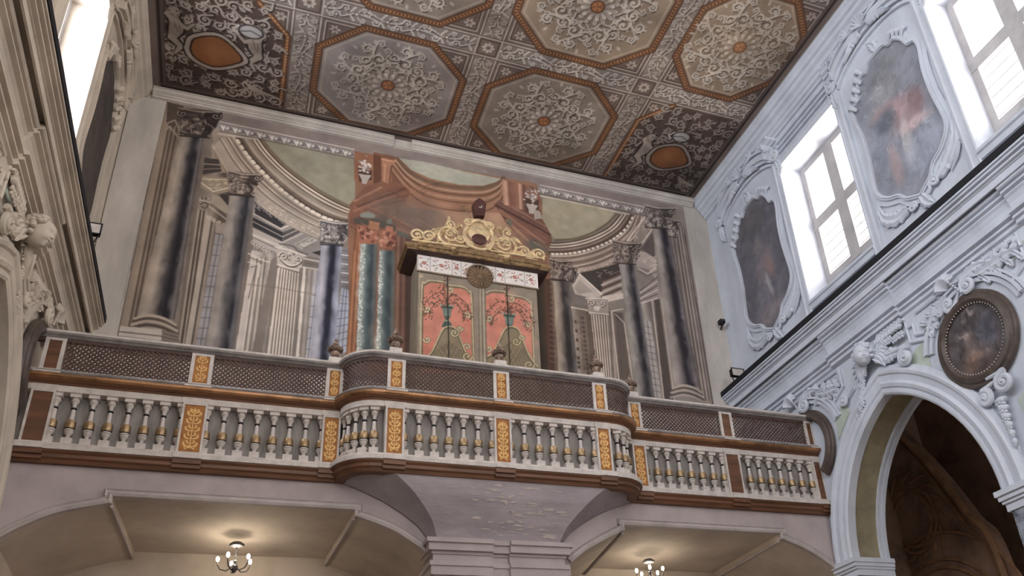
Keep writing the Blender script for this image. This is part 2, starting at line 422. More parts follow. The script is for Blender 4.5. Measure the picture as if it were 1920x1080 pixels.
    poly((66, 60, 60), (410, 367), (428, 364), (432, 380), (428, 390))
    poly((160, 148, 130), (398, 366), (412, 368), (432, 392), (432, 410), (396, 384)); st((98, 86, 76), 2, (396, 384), (432, 408)); st((190, 176, 156), 2, (392, 388), (430, 416))
    # between column 2 and 3: coffered ceiling
    poly((150, 142, 138), (474, 380), (600, 440), (604, 490), (474, 480))
    poly((62, 60, 64), (478, 378), (546, 412), (526, 428), (478, 406)); 
    for k in range(8):
        a = LP((482, 386), (532, 414), k / 7); vv = spiral(a[0], a[1], 6, 1.2, k * 2, 1, 12); st((150, 146, 146), 1.8, *vv)
    st((214, 208, 200), 2.6, (476, 402), (527, 430), (566, 412)); st((196, 190, 182), 2.4, (546, 410), (572, 418))
    poly((60, 60, 68), (474, 408), (530, 436), (530, 454), (474, 426)); poly((90, 86, 88), (530, 436), (578, 418), (576, 428), (531, 453))
    st((190, 186, 182), 1.6, (474, 416), (530, 445), (576, 423)); st((200, 194, 186), 2, (474, 430), (528, 456), (600, 424))
    poly((184, 178, 172), (474, 432), (526, 458), (540, 466), (530, 476), (474, 462))
    st((120, 112, 108), 2, (474, 446), (526, 470)); st((222, 216, 206), 2, (474, 441), (528, 464))
    poly((196, 190, 182), (552, 458), (596, 436), (602, 452), (566, 468)); st((120, 112, 108), 1.6, (556, 459), (590, 442), (598, 452), (570, 466), (556, 459))
    for k in range(14): a = LP((562, 458), (592, 448), RNG.random()); st((130, 122, 116), 1.2, a, (a[0] + RNG.uniform(-4, 4), a[1] + RNG.uniform(-3, 3)))
    for k in range(7):                                                   # scroll swag
        a = LP((476, 456), (508, 478), k / 6); st((98, 90, 86), 2.6, *spiral(a[0], a[1], 6, 1.3, k, 1, 10)); st((212, 204, 196), 1.6, *spiral(a[0] - 1, a[1] - 1, 5.6, 1.3, k, 1, 10))
    # panelled wall between columns 2 and 3
    K.grad(wp(472, 470), wp(520, 480), wp(500, 670), wp(440, 665), [(0, (206, 198, 194)), (.3, (188, 180, 176)), (.5, (150, 140, 134)), (.7, (190, 180, 172)), (1, (120, 110, 104))])
    for u, c in ((.30, (214, 206, 196)), (.36, (128, 118, 110)), (.45, (206, 198, 188)), (.52, (132, 122, 114)), (.62, (196, 188, 178)), (.70, (118, 108, 100)), (.80, (160, 150, 142))):
        st(c, 2.4, LP((466, 484), (512, 484), u), LP((436, 666), (494, 672), u))
    st((216, 208, 198), 2.4, (466, 476), (496, 490), (504, 492)); st((120, 110, 102), 2, (466, 482), (492, 494)); st((218, 210, 200), 2, (465, 492), (488, 497), (484, 520))
    st((112, 106, 102), 1.6, (470, 502), (480, 500), (466, 560))
    poly((128, 118, 112), (508, 488), (524, 480), (512, 530), (490, 672), (470, 670))
    # fluted pilaster
    K.grad(wp(522, 496), wp(562, 510), wp(548, 675), wp(500, 670), [(0, (208, 198, 186)), (.5, (190, 178, 166)), (1, (150, 140, 130))])
    for i in range(7):
        u = .12 + i * .135; st((116, 104, 96), 2.6, LP((522, 504), (560, 510), u), LP((502, 671), (546, 676), u)); st((222, 212, 198), 1.6, LP((522, 504), (560, 510), u + .05), LP((502, 671), (546, 676), u + .05))
    poly((186, 176, 168), (518, 466), (574, 478), (560, 510), (520, 498)); st((226, 216, 206), 2.6, (516, 464), (545, 470), (576, 482)); st((96, 88, 84), 2.2, (524, 458), (548, 462), (560, 472), (576, 478), sm=True)
    for sx in (0, 1):
        c0 = (532 + sx * 28, 482 + sx * 6); st((92, 82, 76), 3.4, *spiral(c0[0], c0[1], 9, 1.4, pi, 1 - 2 * sx, 16)); st((224, 216, 206), 2, *spiral(c0[0] - 1, c0[1] - 1, 9, 1.4, pi, 1 - 2 * sx, 16))
    st((98, 88, 82), 3, (526, 488), (540, 500), (556, 500), (566, 490), sm=True); st((222, 214, 204), 2, (526, 486), (540, 497), (556, 497), (566, 488), sm=True)
    for k in range(10): a = (RNG.uniform(538, 558), RNG.uniform(474, 488)); K.ell(wp(*a), .02, .016, (214, 206, 194) if k % 2 else (110, 100, 92))
    st((110, 100, 92), 2, (520, 500), (560, 512)); st((218, 208, 196), 2, (520, 497), (560, 508))
    poly((128, 118, 110), (562, 506), (570, 504), (548, 675), (546, 675)); poly((212, 202, 192), (568, 502), (574, 503), (560, 675), (554, 675))
    K.grad(wp(574, 504), wp(596, 508), wp(582, 676), wp(560, 676), [(0, (120, 110, 104)), (.3, (168, 158, 150)), (.55, (130, 122, 118)), (.7, (176, 172, 172)), (1, (160, 164, 178))])
    st((206, 198, 190), 2.6, (560, 500), (596, 506)); st((110, 102, 98), 2, (574, 494), (600, 500)); st((214, 206, 198), 2.6, (572, 486), (600, 492)); st((110, 100, 96), 1.6, (572, 482), (600, 487))
    poly((66, 62, 64), (584, 474), (602, 470), (600, 480)); 
    lattice((588, 534), (598, 535), (582, 676), (572, 676), (168, 172, 186), 2, 7)
    lattice((640, 540), (655, 545), (650, 660), (622, 672), (150, 160, 186), 3, 9)
    K.grad(wp(641, 466), wp(660, 468), wp(654, 545), wp(638, 540), [(0, (130, 130, 140)), (1, (110, 106, 112))])
    for k in range(9): st((206, 204, 208) if k % 2 else (98, 98, 108), 2.2, (640, 470 + k * 8.4), (658, 472 + k * 8.4))
    # brownish streak of damp across
    st((120, 108, 98), 3, (465, 534), (520, 540), (640, 562), al=.4)
    # curved entablature (left quarter of the rotunda)
    cur = smooth_line([(396, 240), (440, 262), (478, 308), (520, 352), (560, 385), (602, 410), (640, 424), (664, 430)], 6)
    sky = smooth_line([(480, 262), (500, 284), (530, 312), (570, 340), (610, 364), (648, 384), (668, 396)], 6)
    top = [(400, 236), (420, 234), (480, 250), (560, 268), (664, 292), (668, 396)]
    poly((158, 142, 124), (396, 240), (420, 234), (482, 250), *sky, (668, 440), (655, 440), *smooth_line([(640, 462), (600, 452), (556, 432), (512, 404), (470, 368), (432, 318), (400, 262)], 5))
    def cband(pts, w, col, al=1): st(col, w, *pts, al=al, sm=True)
    B0 = [(488, 262), (506, 286), (536, 316), (576, 346), (614, 370), (650, 388), (664, 392)]      # edge next to the sky
    B1 = [(440, 258), (466, 296), (506, 338), (548, 374), (596, 404), (634, 418), (662, 422)]      # dentil line
    B2 = [(412, 262), (442, 310), (486, 358), (530, 392), (580, 420), (620, 436), (650, 440)]      # lower edge
    def mixc(A, B, t): return [LP(a, b, t) for a, b in zip(A, B)]
    cband(mixc(B0, B1, -.12), 9, (116, 98, 78))
    for t, w, c in ((.02, 3, (84, 72, 60)), (.10, 3, (220, 204, 184)), (.18, 3, (112, 94, 80)), (.27, 4, (206, 190, 172)), (.36, 3, (98, 84, 72)), (.46, 6, (150, 134, 118)), (.60, 5, (176, 160, 144)), (.74, 5, (120, 102, 86)), (.88, 7, (92, 76, 66))):
        cband(mixc(B0, B1, t), w, c)
    dl = smooth_line(mixc(B0, B1, .97), 14)
    acc = 0; 
    for i in range(1, len(dl)):
        acc += math.dist(dl[i], dl[i - 1])
        if acc > 10.5:
            acc = 0; a, b = dl[i - 1], dl[i]; L = math.dist(a, b); tx, ty = (b[0] - a[0]) / L, (b[1] - a[1]) / L
            st((226, 214, 198), 6, (a[0] - tx * 2.4, a[1] - ty * 2.4), (a[0] + tx * 2.4, a[1] + ty * 2.4))
    for t, w, c in ((.12, 3, (200, 184, 166)), (.25, 6, (140, 124, 110)), (.42, 3, (196, 180, 164)), (.52, 3, (108, 94, 84)), (.66, 6, (166, 150, 136)), (.85, 4, (190, 176, 160)), (1., 3, (104, 92, 82))):
        cband(mixc(B1, B2, t), w, c)
    # relief frieze on the lower fascia
    F = smooth_line(mixc(B2, [(400, 276), (430, 326), (472, 372), (520, 408), (572, 436), (612, 452), (640, 458)], 1), 5)
    poly((176, 162, 146), *(smooth_line(B2, 5) + F[::-1])); st((196, 184, 168), 2, *F)
    for k in range(60):
        i = RNG.integers(6, len(F) - 1); a = LP(F[i], smooth_line(B2, 5)[i], RNG.uniform(.2, .8)); st((212, 200, 184), 1.4, a, (a[0] + RNG.uniform(2, 8), a[1] + RNG.uniform(-1, 5)))
    # sky
    poly((148, 146, 122), (482, 256), (662, 296), (666, 330), (664, 388), (650, 384), (612, 364), (572, 340), (534, 312), (504, 284))
    for k in range(60): K.ell(wp(RNG.uniform(510, 660), RNG.uniform(275, 375)), RNG.uniform(.05, .2), RNG.uniform(.04, .1), ((132, 132, 108), (164, 162, 140))[k % 2], .22, soft=.6)
    # re-clean what blotches covered below
    cband(mixc(B0, B1, -.05), 8, (124, 106, 84)); cband(mixc(B0, B1, .05), 3, (86, 74, 62)); cband(mixc(B0, B1, .12), 3, (222, 206, 186)); cband(mixc(B0, B1, .2), 3, (112, 94, 80)); cband(mixc(B0, B1, .28), 3, (206, 190, 172))
    # ---- egg and leaf mouldings
    def leafband(a, b, n, w):
        st((146, 140, 142), w, a, b)
        for k in range(n):
            c = LP(a, b, (k + .5) / n); dx = (b[0] - a[0]) / n
            K.ell(wp(c[0], c[1] + 1), dx * .44 * PXM, w * .36 * PXM, (100, 94, 98), soft=.2)
            K.ell(wp(c[0] - 1, c[1]), dx * .30 * PXM, w * .30 * PXM, (206, 202, 202), soft=.3)
            st((120, 114, 116), 1.6, (c[0] + 2, c[1] - w * .3), (c[0] - 2, c[1] + w * .3)); st((222, 218, 216), 2, (c[0] - dx * .4, c[1] - w * .3), (c[0] - dx * .2, c[1] + w * .3))
        st((214, 208, 204), 2, (a[0], a[1] - w * .6), (b[0], b[1] - w * .6)); st((90, 84, 86), 1.8, (a[0], a[1] + w * .55), (b[0], b[1] + w * .55))
    leafband((412, 238), (664, 290), 11, 15); leafband((1012, 356), (1212, 398), 9, 14)
    st((186, 176, 166), 4, (410, 252), (482, 262)); st((196, 186, 178), 4, (1014, 368), (1204, 408))
    # ---- pilaster bundle, far left
    TL, TR, BR, BL = (314, 200), (340, 215), (270, 600), (218, 640)
    K.grad(wp(311, 186), wp(350, 214), wp(275, 612), wp(218, 640), [(0, (140, 124, 108)), (.3, (156, 140, 122)), (.35, (84, 70, 60)), (.45, (150, 134, 118)), (.52, (80, 66, 58)), (.62, (148, 132, 116)), (.7, (84, 70, 60)), (.8, (140, 124, 108)), (1, (96, 82, 72))])
    poly((88, 74, 66), (314, 192), (345, 200), (338, 226), (326, 240), (312, 232)); st((150, 136, 120), 3, (314, 232), (328, 226), (338, 246)); st((160, 146, 130), 3, (312, 244), (318, 238), (334, 258))
    # ---- column 1
    g1 = [(0, (150, 138, 124)), (.22, (168, 156, 142)), (.42, (128, 120, 114)), (.55, (72, 68, 74)), (.68, (38, 36, 44)), (.8, (44, 42, 50)), (.9, (112, 108, 112)), (1, (84, 76, 74))]
    shaft((338, 250), (382, 256), (328, 600), (257, 596), g1, 1, .9)
    capital(372, 232, 84, 52, (84, 72, 66), (164, 150, 136), (40, 34, 34), .12, 3)
    st((60, 50, 48), 3, (338, 250), (382, 257))
    for k, (dy, wd, c) in enumerate(((0, 0, (176, 162, 146)), (6, 4, (92, 78, 70)), (11, 6, (168, 154, 140)), (18, 8, (86, 74, 66)), (24, 8, (160, 146, 132)))):
        cband([(254 - wd, 598 + dy), (275, 592 + dy), (305, 597 + dy), (328 + wd * .6, 610 + dy)], 5, c)
    poly((184, 176, 168), (220, 611), (304, 619), (302, 650), (216, 640)); st((96, 88, 84), 2, (220, 622), (312, 632)); st((100, 92, 88), 2, (218, 631), (302, 641)); poly((112, 100, 94), (304, 619), (334, 626), (338, 652), (302, 652))
    for k in range(4): st((146, 134, 126), 1.4, (306, 622 + k * 7), (336, 630 + k * 7))
    # ---- column 2
    g2 = [(0, (146, 140, 134)), (.25, (158, 152, 148)), (.45, (120, 118, 122)), (.62, (78, 78, 88)), (.76, (42, 44, 56)), (.86, (96, 98, 108)), (1, (104, 100, 104))]
    shaft((431, 366), (476, 369), (437, 660), (384, 658), g2, 2, .9)
    capital(456, 345, 66, 42, (120, 106, 98), (190, 176, 164), (64, 54, 52), .15, 5); st((52, 46, 46), 2.4, (430, 366), (477, 370))
    # ---- column 3
    g3 = [(0, (150, 154, 178)), (.2, (172, 174, 192)), (.36, (128, 132, 156)), (.5, (44, 46, 66)), (.66, (38, 40, 58)), (.8, (108, 116, 142)), (1, (142, 154, 184))]
    shaft((602, 458), (641, 460), (626, 678), (580, 676), g3, 4, .7)
    capital(628, 437, 66, 42, (128, 124, 124), (206, 200, 194), (58, 54, 58), .15, 7); st((52, 50, 58), 2.4, (601, 459), (642, 462))
    # ---- RED CENTRE
    poly((146, 96, 70), (664, 284), (1005, 345), (1016, 380), (1030, 470), (1035, 700), (655, 700), (652, 400), (668, 390))
    poly((166, 120, 92), (745, 400), (900, 392), (935, 400), (950, 470), (770, 470), (720, 440))
    # niche + arcs
    K.grad(wp(742, 392), wp(960, 380), wp(960, 700), wp(742, 700), [(0, (128, 84, 66)), (.1, (120, 96, 86)), (.3, (132, 108, 96)), (.42, (168, 124, 94)), (1, (176, 130, 98))])
    poly((160, 108, 78), (700, 290), (1005, 345), (1000, 400), (930, 400), (850, 398), (770, 390), (735, 360))
    poly((132, 84, 60), (700, 286), (748, 296), (770, 352), (760, 380), (720, 350), (704, 330))
    for o, w, c in ((0, 9, (126, 92, 66)), (8, 4, (190, 146, 114)), (14, 4, (122, 80, 56)), (21, 5, (182, 132, 100)), (28, 3, (120, 78, 56)), (36, 7, (168, 116, 84)), (44, 2.5, (110, 72, 54))):
        cband([(744 - o * .35, 298 + o * .4), (764, 320 + o * .9), (800, 340 + o), (850, 351 + o), (905, 353 + o), (934, 343 + o * .9), (944 + o * .1, 334 + o * .5)], w, c)
    poly((168, 172, 154), (748, 297), (800, 305), (870, 322), (940, 336), (930, 342), (905, 349), (860, 347), (808, 336), (772, 320))
    for k in range(20): K.ell(wp(RNG.uniform(775, 910), RNG.uniform(312, 342)), .07, .04, ((150, 158, 132), (184, 188, 172))[k % 2], .3, soft=.6)
    poly((176, 112, 78), (716, 296), (740, 302), (735, 310), (733, 345), (716, 345)); st((196, 136, 98), 3, (722, 310), (720, 345)); st((110, 66, 48), 2.4, (734, 312), (730, 345)); st((202, 140, 100), 3.4, (714, 299), (740, 304))
    poly((112, 66, 46), (700, 290), (714, 294), (714, 345), (700, 345))
    poly((156, 96, 66), (664, 286), (700, 290), (698, 345), (664, 340))
    # left broken pediment
    poly((136, 84, 62), (656, 384), (682, 352), (716, 340), (730, 346), (750, 344), (768, 358), (766, 372), (735, 372), (700, 392), (720, 400), (790, 440), (770, 470), (655, 420))
    for a, b, w, c in (((664, 378), (715, 352), 5, (168, 112, 84)), ((670, 388), (760, 354), 4, (112, 68, 52)), ((664, 396), (740, 368), 5, (160, 100, 74)), ((680, 402), (800, 452), 6, (164, 104, 76)), ((672, 408), (790, 456), 3, (96, 60, 48)), ((668, 418), (780, 466), 5, (150, 94, 70))): st(c, w, a, b)
    for cx, cy, rx, ry, c in ((735, 390, .42, .26, (104, 92, 86)), (760, 420, .40, .30, (112, 92, 82)), (800, 410, .4, .35, (124, 102, 90)), (715, 410, .22, .12, (92, 92, 86)), (690, 415, .24, .08, (88, 88, 82)), (770, 450, .3, .14, (98, 82, 72))): K.ell(wp(cx, cy), rx, ry, c, .55, rot=.2, soft=.6)
    poly((124, 134, 124), (674, 402), (690, 397), (704, 404), (702, 409), (676, 408)); poly((74, 76, 72), (664, 410), (704, 411), (742, 424), (742, 432), (664, 420), al=.7)
    for k in range(70):
        a = (RNG.uniform(660, 800), RNG.uniform(350, 460)); L = RNG.uniform(8, 34); sl = .55 if a[1] > 385 else -.25
        st(((176, 112, 84), (104, 66, 52), (150, 92, 68), (132, 104, 88))[k % 4], RNG.uniform(1.2, 3.2), a, (a[0] + L, a[1] + L * sl), al=.4)
    poly((112, 122, 114), (726, 412), (734, 411), (735, 420), (725, 420)); K.ell(wp(755, 442), .14, .07, (84, 100, 94), .7, rot=-.4, soft=.4)
    # right broken pediment
    poly((124, 80, 66), (926, 384), (938, 374), (975, 386), (1016, 410), (1034, 442), (1036, 470), (985, 470), (950, 420))
    for a, b, w, c in (((930, 386), (1030, 440), 5, (84, 52, 46)), ((940, 378), (1032, 430), 3, (158, 112, 92)), ((938, 396), (1020, 456), 6, (150, 100, 76)), ((944, 408), (1000, 460), 4, (92, 60, 50)), ((950, 414), (990, 452), 5, (168, 118, 88))): st(c, w, a, b)
    K.grad(wp(940, 338), wp(1000, 350), wp(1000, 400), wp(944, 384), [(0, (188, 128, 98)), (.12, (214, 160, 130)), (.22, (140, 86, 66)), (.5, (160, 104, 80)), (.56, (212, 158, 130)), (.68, (120, 74, 58)), (.8, (156, 100, 78)), (1, (126, 78, 62))])
    K.ell(wp(955, 418), .055, .09, (92, 112, 100), .8, soft=.3); K.ell(wp(1006, 462), .24, .15, (88, 92, 84), .8, rot=-.3, soft=.4); K.ell(wp(962, 446), .26, .2, (150, 114, 84), .7, rot=-.4, soft=.5)
    for k in range(60):
        a = (RNG.uniform(930, 1026), RNG.uniform(384, 466)); L = RNG.uniform(8, 26); st(((164, 108, 86), (84, 54, 46), (138, 88, 68), (176, 130, 104))[k % 4], RNG.uniform(1.2, 3.), a, (a[0] + L, a[1] + L * .6), al=.4)
    # flower vases
    for cx, cy, n in ((683, 320, 1), (996, 376, 2)):
        poly((90, 62, 52), (cx - 12, cy - 4), (cx + 14, cy), (cx + 14, cy + 18), (cx - 10, cy + 22))
        for k in range(46):
            a = RNG.normal(0, 1, 2); K.ell(wp(cx + a[0] * 6 + (4 if n == 2 else 0) * a[1] * .2, cy - 8 + a[1] * 6.5), .028, .022, ((196, 184, 176), (150, 134, 130), (214, 202, 194))[k % 3])
        poly((182, 170, 164), (cx - 11, cy + 6), (cx + 13, cy + 10), (cx + 6, cy + 20), (cx + 4, cy + 26), (cx - 4, cy + 25), (cx - 5, cy + 18))
    poly((172, 160, 152), (1000, 392), (1012, 398), (1016, 410), (1002, 412))
    # orange strip, teal marble columns
    K.grad(wp(664, 430), wp(680, 432), wp(668, 670), wp(648, 668), [(0, (122, 74, 48)), (.3, (196, 122, 72)), (.5, (128, 76, 50)), (.7, (190, 116, 70)), (1, (104, 66, 50))])
    K.grad(wp(736, 440), wp(772, 450), wp(770, 700), wp(730, 700), [(0, (150, 96, 68)), (.2, (118, 78, 62)), (.3, (160, 110, 84)), (.45, (104, 70, 58)), (.6, (138, 96, 78)), (.75, (92, 66, 58)), (1, (110, 84, 74))])
    for (TL, TR, BR, BL, sd) in (((676, 458), (708, 459), (702, 664), (668, 664), 11), ((711, 470), (741, 472), (738, 668), (705, 668), 12)):
        shaft(TL, TR, BR, BL, [(0, (176, 190, 186)), (.16, (150, 166, 164)), (.3, (104, 124, 126)), (.5, (70, 90, 96)), (.7, (58, 74, 82)), (.85, (88, 102, 106)), (1, (112, 98, 88))], sd, .6)
        for k in range(150):
            v = RNG.random(); u = abs(RNG.normal(0, .12)) + .02; a = LP(LP(TL, TR, u), LP(BL, BR, u), v); K.ell(wp(*a), .014, .02, ((214, 222, 216), (128, 146, 144))[k % 2], .8)
    for cx, cy, w, h in ((689, 440, 40, 36), (727, 450, 32, 36)):
        poly((170, 96, 70), (cx - w / 2, cy - h / 2), (cx + w / 2, cy - h / 2 + 3), (cx + w * .4, cy + h / 2), (cx - w * .42, cy + h / 2 - 2))
        for k in range(22):
            a = (cx + RNG.uniform(-.42, .42) * w, cy + RNG.uniform(-.35, .4) * h); st((206, 134, 104) if k % 2 else (110, 60, 48), 2, *[(a[0] + x, a[1] + y) for x, y in spiral(0, 0, 4, 1, k, 1, 8)])
    poly((184, 116, 76), (692, 415), (712, 418), (710, 432), (690, 430)); poly((186, 112, 78), (724, 424), (737, 426), (736, 436), (722, 434))
    st((120, 66, 50), 2, (656, 425), (668, 430), (665, 470))
    # ---- RIGHT SIDE
    poly((118, 110, 104), (1030, 470), (1110, 480), (1110, 700), (1036, 700))
    # dark wood-brown strip beside the cabinet
    K.grad(wp(1004, 520), wp(1042, 526), wp(1050, 700), wp(1012, 700), [(0, (62, 54, 48)), (.35, (78, 64, 52)), (.5, (104, 66, 52)), (.65, (84, 62, 52)), (.85, (132, 104, 88)), (1, (110, 92, 80))])
    for k in range(16): st((150, 126, 108), 1.4, (1030, 528 + k * 10), (1044, 530 + k * 10), al=.7)
    # curved entablature
    A0 = [(1162, 404), (1142, 426), (1112, 442), (1080, 452), (1048, 456), (1034, 456)]
    A1 = [(1188, 404), (1172, 430), (1144, 452), (1106, 468), (1066, 476), (1028, 477)]
    A2 = [(1206, 408), (1196, 440), (1166, 470), (1124, 492), (1080, 503), (1062, 500)]
    A3 = [(1226, 420), (1214, 458), (1186, 486), (1140, 508), (1098, 514), (1080, 510)]
    poly((140, 122, 108), *(smooth_line([(1154, 398)] + A0, 4) + smooth_line(A3, 4)[::-1]))
    for t, w, c in ((0, 4, (92, 78, 66)), (.14, 3, (206, 192, 174)), (.26, 3, (92, 76, 64)), (.38, 4, (194, 178, 162)), (.52, 3, (90, 74, 64)), (.66, 5, (142, 122, 106)), (.82, 6, (92, 74, 64)), (1, 4, (104, 86, 74))): cband(mixc(A0, A1, t), w, c)
    dl = smooth_line(A1, 14); acc = 0
    for i in range(1, len(dl)):
        acc += math.dist(dl[i], dl[i - 1])
        if acc > 7.6:
            acc = 0; a, b = dl[i - 1], dl[i]; L = math.dist(a, b); tx, ty = (b[0] - a[0]) / L, (b[1] - a[1]) / L
            st((222, 210, 198), 4.6, (a[0] - tx * 1.6, a[1] - ty * 1.6), (a[0] + tx * 1.6, a[1] + ty * 1.6))
    for t, w, c in ((.16, 3, (190, 172, 156)), (.3, 4, (118, 96, 84)), (.46, 5, (168, 148, 134)), (.66, 6, (126, 104, 92)), (.86, 3, (186, 168, 152)), (1, 4, (110, 92, 82))): cband(mixc(A1, A2, t), w, c)
    for t, w, c in ((.3, 8, (160, 140, 128)), (.8, 4, (176, 158, 144)), (1, 3, (188, 172, 158))): cband(mixc(A2, A3, t), w, c)
    for k in range(34): i = RNG.random(); q = smooth_line(mixc(A2, A3, .4), 6); a = q[int(i * (len(q) - 1))]; st((196, 178, 164), 1.4, a, (a[0] + RNG.uniform(-6, 6), a[1] + RNG.uniform(-4, 4)))
    # olive sky
    poly((158, 152, 124), (1017, 370), (1080, 382), (1152, 398), (1140, 416), (1112, 434), (1080, 446), (1040, 450), (1030, 436), (1016, 410))
    for k in range(40): K.ell(wp(RNG.uniform(1030, 1120), RNG.uniform(385, 436)), RNG.uniform(.05, .16), .07, ((148, 142, 110), (170, 164, 138))[k % 2], .25, soft=.6)
    cband([(1156, 402), (1138, 420), (1110, 437), (1078, 448), (1040, 451)], 5, (108, 98, 72))
    # upper right: soffit of the quarter vault and coffers
    poly((120, 106, 98), (1180, 486), (1206, 446), (1226, 420), (1228, 500), (1200, 470))
    poly((150, 136, 126), (1186, 456), (1206, 410), (1222, 420), (1200, 466)); 
    for k in range(20): a = (RNG.uniform(1188, 1216), RNG.uniform(424, 462)); st((190, 174, 162), 1.6, a, (a[0] + RNG.uniform(-5, 5), a[1] + RNG.uniform(-5, 5)))
    st((206, 194, 184), 3.4, (1176, 452), (1208, 408)); st((206, 194, 184), 3.4, (1198, 466), (1222, 430))
    poly((92, 82, 80), (1204, 466), (1224, 436), (1228, 484), (1210, 476))
    poly((164, 150, 142), (1196, 476), (1208, 472), (1230, 486), (1232, 530), (1216, 506), (1192, 500)); st((206, 194, 186), 2.4, (1196, 504), (1214, 514), (1230, 502)); st((112, 98, 92), 2, (1192, 508), (1214, 518), (1231, 510))
    for k in range(18): a = (RNG.uniform(1202, 1228), RNG.uniform(482, 500)); st((196, 182, 172), 1.5, a, (a[0] + 5, a[1] + RNG.uniform(-3, 3)))
    poly((70, 62, 58), (1086, 512), (1110, 508), (1160, 494), (1162, 514), (1130, 526), (1128, 550), (1124, 548))
    for k in range(16): a = (RNG.uniform(1116, 1158), RNG.uniform(506, 520)); st((134, 116, 104), 1.6, a, (a[0] + 5, a[1] + RNG.uniform(-3, 3)))
    poly((184, 172, 162), (1072, 536), (1086, 514), (1126, 550), (1130, 556), (1110, 560), (1078, 552)); st((220, 210, 200), 3, (1086, 514), (1128, 552)); poly((150, 136, 126), (1076, 540), (1086, 524), (1112, 548), (1084, 552), al=.7)
    for k in range(6): st((186, 168, 154) if k % 2 else (92, 66, 56), 4, (1128, 524 + k * 7 + 4), (1164, 513 + k * 7))
    poly((196, 182, 170), (1128, 556), (1168, 550), (1170, 560), (1134, 568))
    # wall below: pilaster, panels
    K.grad(wp(1070, 575), wp(1106, 580), wp(1118, 700), wp(1084, 700), [(0, (168, 152, 138)), (.3, (120, 106, 94)), (.8, (110, 96, 86)), (1, (170, 154, 140))])
    for k in range(13):
        for i in range(4):
            if (k + i) % 2 or RNG.random() > .3:
                a = LP(LP((1076, 592), (1094, 594), i / 4 + .12), LP((1084, 702), (1106, 706), i / 4 + .12), k / 13 + .03); K.ell(wp(*a), .028, .04, ((88, 72, 62), (140, 122, 108), (104, 90, 80))[(k * 3 + i) % 3])
    st((206, 194, 182), 2.4, (1072, 577), (1100, 582), (1112, 700)); st((110, 96, 88), 1.8, (1074, 572), (1104, 577))
    poly((84, 72, 64), (1098, 584), (1106, 586), (1120, 702), (1112, 702))
    poly((100, 84, 74), (1099, 586), (1110, 590), (1124, 704), (1108, 702))
    K.grad(wp(1107, 590), wp(1138, 592), wp(1146, 708), wp(1120, 702), [(0, (196, 180, 164)), (.5, (186, 168, 152)), (1, (150, 134, 122))])
    for i in range(6): u = .1 + i * .16; st((92, 78, 70), 2.2, LP((1107, 592), (1138, 592), u), LP((1120, 704), (1146, 708), u)); st((220, 206, 190), 1.4, LP((1107, 592), (1138, 592), u + .06), LP((1120, 704), (1146, 708), u + .06))
    poly((158, 144, 134), (1100, 560), (1140, 562), (1140, 590), (1104, 590)); st((214, 202, 192), 2.4, (1098, 560), (1140, 560)); st((214, 202, 192), 2.4, (1104, 586), (1140, 590))
    for sx in (0, 1): st((90, 78, 72), 3.2, *spiral(1110 + sx * 20, 570, 7, 1.3, pi, 1 - 2 * sx, 14)); st((218, 208, 198), 1.8, *spiral(1109 + sx * 20, 569, 7, 1.3, pi, 1 - 2 * sx, 14))
    poly((206, 196, 186), (1112, 574), (1126, 576), (1122, 584), (1114, 583))
    K.grad(wp(1142, 584), wp(1172, 588), wp(1186, 716), wp(1148, 708), [(0, (96, 84, 76)), (.15, (168, 152, 140)), (.3, (112, 98, 90)), (.45, (96, 84, 78)), (.8, (104, 92, 84)), (1, (150, 138, 128))])
    st((206, 194, 182), 2.2, (1146, 584), (1168, 580)); st((206, 194, 182), 2, (1146, 586), (1160, 712)); st((200, 188, 178), 2, (1154, 590), (1170, 606), (1186, 716)); poly((100, 88, 80), (1158, 604), (1168, 610), (1182, 714), (1168, 712))
    # column 4, 5, window lattice, column 6, pilaster
    g4 = [(0, (172, 156, 136)), (.2, (160, 146, 130)), (.42, (118, 106, 98)), (.6, (58, 52, 54)), (.8, (52, 48, 52)), (.92, (104, 98, 98)), (1, (84, 78, 78))]
    shaft((1037, 525), (1066, 527), (1081, 704), (1047, 700), g4, 21, .6)
    capital(1049, 506, 44, 38, (118, 100, 90), (176, 158, 146), (60, 48, 46), .1, 9); st((50, 42, 42), 2, (1036, 526), (1067, 528))
    capital(1070, 514, 22, 30, (110, 96, 90), (160, 146, 136), (62, 52, 50), .1, 10)
    K.grad(wp(1192, 560), wp(1230, 560), wp(1262, 750), wp(1226, 745), [(0, (130, 120, 112)), (.3, (168, 156, 146)), (.6, (112, 102, 96)), (1, (136, 124, 116))])
    lattice((1206, 600), (1220, 604), (1240, 748), (1224, 744), (158, 152, 148), 2, 12, (70, 64, 64))
    poly((84, 74, 68), (1226, 560), (1236, 562), (1262, 752), (1246, 750)); st((196, 182, 168), 2.2, (1208, 566), (1222, 562), (1244, 748)); st((186, 172, 158), 2, (1240, 560), (1264, 750)); st((150, 136, 124), 2, (1246, 560), (1266, 740))
    poly((150, 136, 128), (1206, 536), (1232, 520), (1240, 560), (1210, 566)); 
    for k in range(6): st((206, 194, 184) if k % 2 else (96, 84, 80), 2, (1200, 545 + k * 5), (1232, 520 + k * 8))
    g5 = [(0, (142, 134, 126)), (.2, (152, 146, 142)), (.42, (120, 116, 116)), (.62, (62, 58, 66)), (.74, (40, 38, 46)), (.88, (92, 88, 94)), (1, (124, 118, 118))]
    shaft((1161, 494), (1190, 496), (1228, 748), (1190, 742), g5, 22, .8)
    capital(1173, 474, 56, 42, (122, 106, 98), (182, 166, 154), (58, 48, 46), .12, 13); st((52, 44, 46), 2.2, (1158, 494), (1192, 497))
